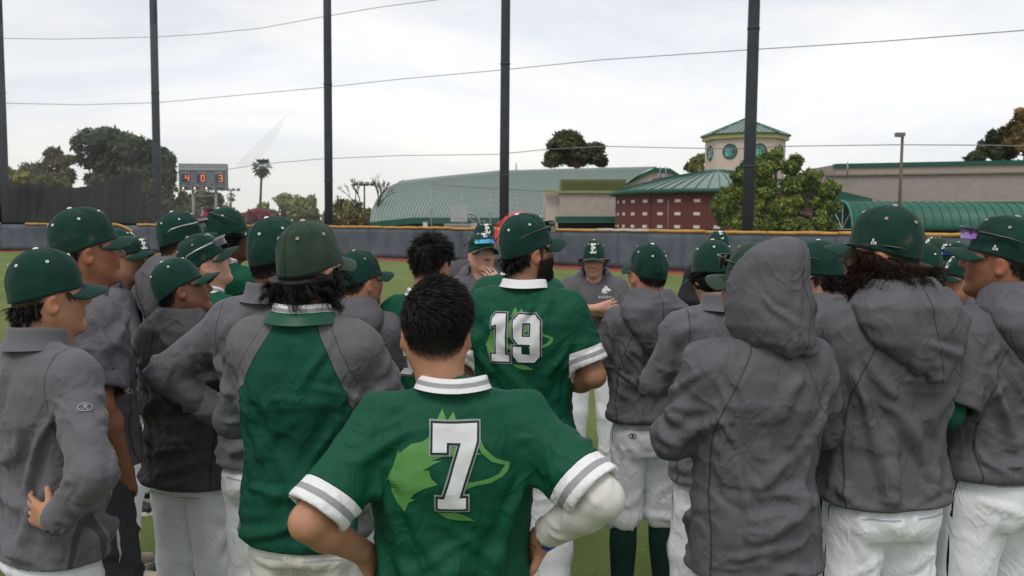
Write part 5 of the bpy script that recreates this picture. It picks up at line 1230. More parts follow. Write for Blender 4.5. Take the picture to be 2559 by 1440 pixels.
def pants(P, sp, rg, h):
    kind = sp.get('legs', 'pants'); w = sp.get('w', 1.0)*WF*1.02*(1+.3*sp.get('belly', 0)); st_ = sp.get('stance', .0)
    g = Grid((-.36, -.26, .02), (.36, .26, 1.12), h)
    top = min(1.05, sp.get('hem', .87)+.10)
    g.loft([(1.10, 0, 0, .150*w, .105*w), (1.0, 0, -.006, .165*w, .115*w), (.90, 0, -.014, .182*w, .134*w), (.84, 0, -.014, .180*w, .130*w), (.80, 0, -.01, .165*w, .115*w)], 2.3, 0)
    g.put(lambda X, Y, Z: top-Z+0*X+0*Y, (-.3, -.3, top-.02), (.3, .3, 1.12), 0, cut=True)
    L_ = {}
    for s in (-1, 1):
        off = st_*s; hip = A3(s*.088*w, -.008, .88); kn = A3(s*(.108+st_*.5)*w, .014, .50); an = A3(s*(.122+st_)*w, -.012, .09); L_[s] = (hip, kn, an)
        if kind in ('pants', 'worn'):
            g.cone(hip, kn, .100*w, .078, .02); g.cone(kn, an, .078, .064, .03, flat=[(A3(0, 0, .05), A3(0, 0, -1))])
        elif kind == 'knicker':
            e = kn+(an-kn)*.12; g.cone(hip, kn, .100*w, .082, .02); g.cone(kn, e, .080, .066, .03, flat=[(e, A3(0, 0, -1))])
        else:
            e = kn+A3(0, 0, .0); g.cone(hip, e+A3(0, 0, -.04), .108*w, .108, .015, flat=[(e, A3(0, 0, -1))])
    V, Q = g.mesh(2); N = normals(V, Q); x, y, z = V.T
    far = h > .015
    def dp(p, r_):
        s = 1 if p[0] > 0 else -1
        if p[2] > .72: return (-s, 0, -r_.uniform(.2, 1.2)) if r_.random() < .6 else (r_.normal(0, .2), 0, -1)
        return (1, 0, r_.uniform(-.6, .6)) if r_.random() < .5 else (r_.normal(0, .25), 0, -1)
    st = strokes_on(V, Q, dp, 16 if far else 46, (.08, .28), (.013, .026), (.003, .0075), rg)
    if kind in ('pants', 'worn'): st += strokes_on(V, Q, lambda p, r_: (1, 0, r_.uniform(-.4, .4)), 14, (.06, .12), (.012, .018), (.004, .008), rg, z < .3)
    st.append(([A3(0, -.15, 1.0), A3(0, -.15, .93), A3(0, -.14, .86), A3(0, -.1, .80)], .012, -.007))
    V = fold(V, Q, N, st); V = V+N*((noise(V*A3(1, 1, .5), 16, sp['seed']+6)-.5)*.010)[:, None]
    if h < .013: V = relax(V, Q, normals(V, Q), lambda m, e, nn: .045+.03*e[:, 2]**2, 60, -.010, .016, None, .15)
    hm_ = sp.get('hem', .87); sh = 1-.17*np.clip((V[:, 2]-sp.get('tilt', 0)*V[:, 1]-hm_+.03)/.045, 0, 1); V[:, 0] *= sh; V[:, 1] *= sh
    pip = np.full(len(V), .19)
    for s, (a, b, c) in L_.items():
        m = (x*s > 0); ya = np.interp(z, [c[2], b[2], a[2], 1.0], [c[1], b[1], a[1], -.006]); xa = np.interp(z, [c[2], b[2], a[2], 1.0], [abs(c[0]), abs(b[0]), abs(a[0]), .1])
        q = np.abs(y-ya); q[np.abs(x) < xa] = .19; pip[m] = np.clip(q[m], 0, .19)
    if sp.get('nopip'): pip[:] = .19
    mt = {'pants': M_PANT, 'worn': M_PANTD, 'knicker': M_PANT, 'shorts': M_SHORT, 'blackshorts': M_SHORTB}[kind]
    nm = 'shorts' if 'shorts' in kind else 'trousers'
    o = obj(nm, mesh_np(nm, V, Q, True, {'pip': pip}), mt, P); return o, V, Q, L_
M_SHOE = {'beige': mat('shoe_beige', (.42, .36, .29), .7, .15, 30), 'white': mat('shoe_white', (.65, .65, .64), .6, .1, 30), 'dark': mat('shoe_dark', (.02, .022, .025), .6, .1, 30)}
M_SOLE = mat('shoe_sole', (.55, .53, .48), .7, .1, 30)
_shoes = {}
def shoe(P, an, s, kind, yawf=0.0):
    if (s, kind) not in _shoes:
        g = Grid((-.07, -.13, -.01), (.07, .22, .16), .012)
        g.cone((0, -.055, .055), (0, .05, .05), .042, .042, .02); g.cone((0, .05, .045), (.008*s, .145, .036), .044, .037, .03); g.cone((0, -.045, .06), (0, -.03, .12), .040, .042, .02)
        V, Q = g.mesh(2); V[:, 2] = np.maximum(V[:, 2], .016); me = mesh_np('shoe', V, Q); me.materials.append(M_SHOE[kind])
        m = MB(); pl = [(-.040, -.07), (-.03, -.098), (0, -.106), (.03, -.098), (.042, -.07), (.040, .0), (.048, .09), (.040, .155), (.01, .188), (-.02, .178), (-.043, .13), (-.046, .06), (-.038, 0)]
        if s < 0: pl = [(-a, b) for a, b in pl][::-1]
        m.prism(pl, lambda p: (p[0], p[1], .001), (0, 0, .026)); ms = m.mesh('sole'); ms.materials.append(M_SOLE); _shoes[(s, kind)] = (me, ms)
    me, ms = _shoes[(s, kind)]
    o = obj('shoe', me, None, P); o.location = (an[0], an[1], 0); o.rotation_euler = (0, 0, -s*R(9)); obj('sole', ms, None, o); return o
ALL = []
def person(sp):
    sp.setdefault('seed', len(ALL)+11); rg = np.random.default_rng(sp['seed']*13+5)
    q = sp.get('q', 1)                                    # 0 near, 1 middle, 2 far
    w = sp.get('w', 1.0)*WF; hy, hp, hr = sp['head']; yaw = sp['yaw']
    capd = sp.get('cap', (0, 0, 1, 0))
    topref = 1.772 if capd is not None else 1.767
    rel = R(hy-yaw)
    Rh = Matrix.Rotation(rel, 3, 'Z') @ Matrix.Rotation(R(hp), 3, 'X') @ Matrix.Rotation(R(hr), 3, 'Y')
    piv = Vector((sp.get('lean', 0), -.010+sp.get('fwd', 0), 1.497)); hc = piv+Rh @ Vector((0, .020, .137))
    T = at(sp['hx'], sp['toppx'], F/sp['sc'])
    s = T.z/topref
    hw = Matrix.Rotation(R(yaw), 3, 'Z') @ Vector((hc.x, hc.y, 0))*s
    P = empty('person', (T.x-hw.x, T.y-hw.y, 0), R(yaw)); P.scale = (s, s, s)
    tag(P, sp['label'], 'person'); P['group'] = 'baseball team gathered on the field'
    ALL.append((P, sp))
    arms = {1: arm_pts(sp.get('armR', 'crossed'), 1, w), -1: arm_pts(sp.get('armL', 'crossed2'), -1, w)}
    hg = sp.get('hg', (.0080, .0140, .019)[q])
    gar, GV, GQ = garment(P, sp, arms, rg, hg)
    kind = sp['top']
    pt, PV, PQ, LG = pants(P, sp, rg, (.0128, .020, .026)[q])
    # ---------------- body: head and neck, trunk, arms, legs: one mesh
    feat = sp.get('feat', {}); skin = np.array(SKIN[sp.get('skin', 'tan')])*sp.get('tone', 1.0)
    VS, QS, CS = [], [], []
    def addm(V, Qd, col):
        b = sum(len(v) for v in VS); VS.append(V); QS.append(Qd+b); CS.append(col)
    Rn = np.array(Rh); hcn = np.array(hc)
    nb = (A3(sp.get('lean', 0)*.4, -.022, 1.435)-hcn) @ Rn
    HV, HQ = head_mesh((.0058, .0078, .0095)[q], nb, feat); HC = head_cols(HV, skin, feat, rg); HV0 = HV
    if capd is not None:                                 # the cap presses the scalp in
        rz = .006+.231*HV[:, 1]-.010*np.clip(-HV[:, 1]/.1, 0, 1); k_ = .075*np.clip((HV[:, 2]-rz-.004)/.012, 0, 1)[:, None]; HV = HV+(A3(0, -.010, .02)-HV)*k_
    addm(HV @ Rn.T+hcn, HQ, HC)
    g = Grid((-.52, -.22, .05), (.52, .40, 1.52), .026)
    g.loft([(1.44, 0, -.02, .13, .07), (1.35, 0, -.015, .165, .095), (1.2, 0, -.01, .16, .095), (1.0, 0, 0, .145, .09), (.86, 0, -.005, .15, .10)], 2.3, 0)
    g.cone((0, -.04, 1.38), (0, -.035, 1.47), .055, .05, .03)
    for sg in (-1, 1):
        S, E, W, d, n = arms[sg]; g.cone(S+A3(0, 0, -.02), S*.45+E*.55, .045, .044, .02)
        a, b, c = LG[sg]; g.cone(a, b, .078, .052, .03); g.cone(b, c, .056, .040, .02)
    V, Qd = g.mesh(1); addm(V, Qd, np.tile(skin, (len(V), 1)))
    ha = (.0062, .0088, .012)[q]
    for sg in (-1, 1):
        S, E, W, d, n = arms[sg]; fa = (W-E)/np.linalg.norm(W-E); pts = np.array([S, E, W, W+d*.2]); short = sp.get('sleeve', 'long') == 'short'
        a0 = pts if short else np.array([W-fa*.1, W, W+d*.2])
        g = Grid(a0.min(0)-.075, a0.max(0)+.075, ha)
        if short:
            m = S*.42+E*.58; g.cone(m, E, .044*sp.get('arm', 1.0), .041, 0); fm = E*.72+W*.28; g.cone(E, fm, .042, .046*sp.get('arm', 1.0), .02); g.cone(fm, W, .045*sp.get('arm', 1.0), .027, .02)
        else: g.cone(W-fa*.08, W, .032, .027, 0)
        hand(g, W, d, n, sg, sp.get('curl', .28), fa)
        V, Qd = g.mesh(1); c_ = np.tile(skin, (len(V), 1))*(1+.12*(noise(V, 45, 3)-.5))[:, None]; addm(V, Qd, c_)
        if sp.get('under') == sg:                        # long undersleeve
            gg = Grid(pts[:3].min(0)-.08, pts[:3].max(0)+.08, .009); lo_, hi_ = sp.get('under_rng', (.45, .93))
            a = S*(1-lo_)+E*lo_; e = E*(1-hi_)+W*hi_ if hi_ > 0 else None
            fm = E*.72+W*.28; gg.cone(a, E, .056, .049, 0); gg.cone(E, fm if hi_ > .4 else e, .050, .0550, .015); gg.cone(fm if hi_ > .4 else E, e, .0535 if hi_ > .4 else .048, .037 if hi_ > .7 else .053, .01, flat=[(e, fa)])
            UV, UQ = gg.mesh(2); UN = normals(UV, UQ)
            UV = fold(UV, UQ, UN, strokes_on(UV, UQ, lambda p, r_: np.cross(fa, r_.normal(size=3))+fa*.3, 26, (.05, .1), (.007, .012), (.002, .005), rg))
            obj('undersleeve', mesh_np('undersleeve', UV, UQ), mat('under_'+sp.get('under_c', 'white'), {'white': (.62, .60, .56), 'green': (.004, .075, .045)}[sp.get('under_c', 'white')], .75, .06, 12, .2, 600), P)
    body = obj('body', mesh_np('body', np.concatenate(VS), np.concatenate(QS), True, {'col': np.concatenate(CS)}), M_SKIN, P)
    Mh = Matrix.Translation(hc) @ Rh.to_4x4()
    # ---------------- eyes for faces that show
    if sp.get('eyes'):
        for sx in (-1, 1):
            e = obj('eye', EYEM, None, P); e.matrix_local = Mh @ Matrix.Translation((sx*.031, .0795, .010)) @ Matrix.Rotation(R(sp['eyes'][0]), 4, 'Z') @ Matrix.Rotation(R(sp['eyes'][1]), 4, 'X')
            obj('iris', IRISM, None, e)
    # ---------------- shoes and socks
    for sg in (-1, 1):
        shoe(P, LG[sg][2], sg, sp.get('shoe', 'dark'))
        if sp.get('legs') in ('knicker', 'shorts', 'blackshorts'):
            a, b, c = LG[sg]; m = MB(); t0 = b*.9+c*.1 if sp['legs'] == 'knicker' else b*.25+c*.75
            m.tube([t0, b*.65+c*.35 if sp['legs'] == 'knicker' else b*.2+c*.8, c*.8+b*.2 if sp['legs'] == 'knicker' else b*.15+c*.85, c+A3(0, .0, .02)], [.062, .064, .050, .046] if sp['legs'] == 'knicker' else [.047, .047, .046, .046], 16); m.obj('sock', M_SOCK if sp['legs'] == 'knicker' else M_WHITE, P, True)
    # ---------------- collars and hoods
    if kind == 'jersey' or sp.get('jcollar'):
        ring('collar', [(1.484, -.030, .093, .087), (1.494, -.028, .088, .081), (1.504, -.026, .084, .077), (1.514, -.024, .081, .073)], .006, M_COLL if sp.get('stripes', True) else M_WHITE, P)
    if kind == 'raglan':
        ring('collar', [(1.468, -.032, .106, .100), (1.484, -.030, .099, .091), (1.500, -.028, .093, .085)], .007, M_GREEN, P)
        ring('shirt_collar', [(1.490, -.029, .087, .080), (1.506, -.028, .084, .077), (1.522, -.027, .081, .073)], .006, M_COLL, P)
    if kind == 'knit':
        ring('collar', [(1.470, -.033, .104, .098), (1.484, -.031, .094, .087), (1.503, -.028, .087, .081), (1.524, -.026, .084, .078), (1.534, -.026, .082, .076)], .008, M_GREYL, P, gap=.35)
    if kind in ('hoodie', 'coach', 'char') and sp.get('hood', True):
        hood_down(P, sp, rg, (.0090, .013, .018)[q], M_GREY_S if kind != 'char' else M_CHAR_S)
    if kind == 'black': ring('collar', [(1.48, -.033, .106, .098), (1.51, -.03, .092, .086), (1.55, -.027, .085, .078)], .008, M_BLK, P)
    if kind == 'hooded': hood_up(P, Mh, sp, rg, .0085)
    # ---------------- hair
    hm = hair_mask(HV, feat.get('lift', 0)); HN = normals(HV, HQ); earm = (np.abs(HV[:, 0]) > .0770) & (HV[:, 2] < .014) & (HV[:, 2] > -.06); rim = .006+.231*HV[:, 1]-.010*np.clip(-HV[:, 1]/.1, 0, 1)-.003; under_cap = HV[:, 2] < rim
    hs = sp.get('hair', 'fade'); hmat = sp.get('hmat', M_HAIR)
    mk = 1.0 if q < 2 else .45
    loc = lambda o: setattr(o, 'matrix_local', Mh)
    SK = (A3(0, -.013, .02), A3(.080, .102, .098))
    if hs == 'fade' and capd is not None:
        i = np.where((hm > .35) & under_cap & ~earm & (HV[:, 1] < .06))[0]
        if len(i):
            i = rg.choice(i, int((2200, 1300, 500)[q])); d = HN[i]*.45+A3(0, -.25, -1)+rg.normal(0, .18, (len(i), 3)); loc(blades('hair', HV[i]+rg.normal(0, .0012, (len(i), 3)), d, (.005, .010), hmat, P, rg, .0007, 2))
    elif hs == 'thick' and capd is not None:
        i = rg.choice(np.where((hm > .25) & under_cap & ~earm & (HV[:, 1] < .055))[0], int(5000*mk)); d = HN[i]*.42+A3(0, -.1, -1)+rg.normal(0, .16, (len(i), 3)); loc(blades('hair', HV[i], d, (.014, .032), hmat, P, rg, .0010, 3, .3, clump=160))
    elif hs in ('long', 'wavy', 'afro', 'curls'):
        th = rg.uniform(R(48), R(312), int({'long': 6000, 'wavy': 6300, 'afro': 6500, 'curls': 2800}[hs]*mk)); n = len(th)
        zr = rg.uniform(-.075, .045, n); zr = np.minimum(zr, .001+.231*(-.013+.099*np.cos(th))-.010*np.clip(-np.cos(th), 0, 1)-.003); u = np.stack([np.sin(th), np.cos(th), 0*th], 1)
        rr = np.sqrt(np.clip(1-((zr-.026)/.095)**2, .25, 1)); roots = np.stack([.078*np.sin(th)*rr, -.013+.099*np.cos(th)*rr, zr], 1)
        front = np.clip(np.cos(th), 0, 1)[:, None]; roots[:, 2] = np.maximum(roots[:, 2], -.075)
        if hs in ('long', 'wavy'):
            d = u*(.45 if hs == 'long' else .72)+A3(0, -.08, -.8)+rg.normal(0, .16, (n, 3)); o = blades('hair', roots, d, (.055, .10) if hs == 'long' else (.065, .12), hmat, P, rg, .0014, 7, .40, .015 if hs == 'long' else .021, 105 if hs == 'long' else 80, skull=SK, clump=170 if hs == 'long' else 110, rimcap=True, tight=.8 if hs == 'long' else .5)
        else:
            d = u+A3(0, 0, -.25)+rg.normal(0, .35, (n, 3)); o = blades('hair', roots, d, (.016, .032) if hs == 'afro' else (.03, .055), hmat, P, rg, .0014, 3, .1, .006, 200, skull=SK, clump=0 if hs == 'afro' else 70, rimcap=hs != 'afro')
        loc(o)
        g = Grid((-.13, -.15, -.14), (.13, .12, .07), .009)
        k = {'long': 1.18, 'wavy': 1.20, 'afro': 1.12, 'curls': 1.06}[hs]
        g.ell((0, -.024, -.012), (.080*k, .098*k, .098), 0); g.cone((0, .16, .10), (0, .17, -.2), .115, .12, .02, cut=True); g.cone((0, .09, -.16), (0, -.02, -.20), .07, .08, .02, cut=True)
        g.put(lambda X, Y, Z: (.002+.231*Y-.012-Z)+0*X, (-.14, -.16, -.15), (.14, .13, .08), 0, cut=True); SV, SQ = g.mesh(1); so = obj('hair_mass', mesh_np('hair_mass', SV, SQ), hmat, o)
    elif hs == 'top':                                      # no cap: combed short hair
        i = np.where((hm > .35) & ~earm)[0]
        i = rg.choice(i, int(sp.get('nh', 9000))); V_ = HV[i]; top_ = np.clip((V_[:, 2]-.0)/.09, 0, 1)[:, None]
        flow = np.array(sp.get('flow', (.55, .35, .1)))
        sw = np.cross(A3(0, 0, 1), V_-A3(.01, -.06, 0)); sw[:, 2] = 0; sw /= np.linalg.norm(sw, axis=1)[:, None]+1e-6
        d = HN[i]*sp.get('hlift', .30)+top_*(flow*1.1+sw*.35)+(1-top_)*A3(0, -.15, -1)+rg.normal(0, .12, (len(i), 3))
        V_ = V_+HN[i]*(rg.uniform(0, 1, len(i))*sp.get('hvol', .008)*(.15+.85*np.clip((V_[:, 2]+.03)/.08, 0, 1)))[:, None]
        Lh = sp.get('hl', (.014, .030)); lo = blades('hair', V_, d, Lh, hmat, P, rg, .0008, 3, .12, .0015, 90, clump=sp.get('clump', 0))
        # longer on the crown
        loc(lo); me = lo.data; nn_ = 8; co = np.zeros(len(me.vertices)*3, np.float32); me.vertices.foreach_get('co', co); co = co.reshape(len(i), nn_, 3)
        sc_ = (.35+.75*np.clip((V_[:, 2]+.055)/.10, 0, 1))[:, None, None]; co = V_[:, None, :]+(co-V_[:, None, :])*sc_; me.vertices.foreach_set('co', co.astype(np.float32).ravel()); me.update()
    if hs == 'curlytop':
        i = rg.choice(np.where((hm > .5) & ~earm & (HV[:, 2] > .02))[0], 3000); d = HN[i]+rg.normal(0, .4, (len(i), 3)); loc(blades('hair', HV[i], d, (.025, .045), hmat, P, rg, .002, 3, .0, .006, 150))
    if sp.get('beardhair'):
        reg = np.where((HV[:, 2] < -.035) & (HV[:, 1] > -.005) & (HV[:, 2] > -.125) & ((HV[:, 2] < -.052) | (np.abs(HV[:, 0]) > .05)) & ~((np.abs(HV[:, 0]) < .024) & (np.abs(HV[:, 2]+.062) < .012)))[0]
        i = rg.choice(reg, 2200); d = HN[i]*.7+A3(0, .1, -.8)+rg.normal(0, .2, (len(i), 3)); loc(blades('beard', HV[i], d, sp['beardhair'], hmat, P, rg, .0014, 3, .2))
    # ---------------- cap and glasses
    if capd is not None:
        ck, dusty, emb, flag = capd
        cj = Matrix.Rotation(R(rg.uniform(-2.5, 2.5)), 4, 'X') @ Matrix.Rotation(R(rg.uniform(-3, 3)), 4, 'Z') @ Matrix.Rotation(R(rg.uniform(-2, 2)), 4, 'Y')
        add_cap(P, Mh @ sp.get('capM', Matrix()) @ cj, ck, dusty, emb, flag, var=int(rg.integers(0, 4)))
    gl = sp.get('glasses')
    if gl:
        off = {'brim': Matrix.Translation((0, .006, .062)) @ Matrix.Rotation(R(8), 4, 'X'), 'eyes': Matrix.Translation((0, -.002, .010)) @ Matrix.Scale(.98, 4), 'high': Matrix.Translation((0, .012, .085)) @ Matrix.Rotation(R(22), 4, 'X') @ Matrix.Scale(1.04, 4), 'back': Matrix.Translation((0, -.004, .085)) @ Matrix.Rotation(R(150), 4, 'Z') @ Matrix.Rotation(R(14), 4, 'X') @ Matrix.Scale(1.06, 4)}[gl[0]]
        if gl[0] != 'eyes': off = off @ Matrix.Scale(1.09, 4)
        add_glasses(P, Mh @ off, gl[1], gl[2])
    return P, gar, GV, GQ, pt, PV, PQ
def eye_meshes():
    a = bmesh.new(); bmesh.ops.create_uvsphere(a, u_segments=14, v_segments=9, radius=.0126); m = bpy.data.meshes.new('eye'); a.to_mesh(m); a.free(); m.materials.append(M_EYE)
    b = bmesh.new(); bmesh.ops.create_circle(b, cap_ends=True, radius=.0060, segments=14); bmesh.ops.transform(b, matrix=Matrix.Translation((0, .0122, 0)) @ Matrix.Rotation(R(-90), 4, 'X'), verts=b.verts[:]); n = bpy.data.meshes.new('iris'); b.to_mesh(n); b.free(); n.materials.append(M_IRIS)
    return m, n
EYEM, IRISM = eye_meshes()
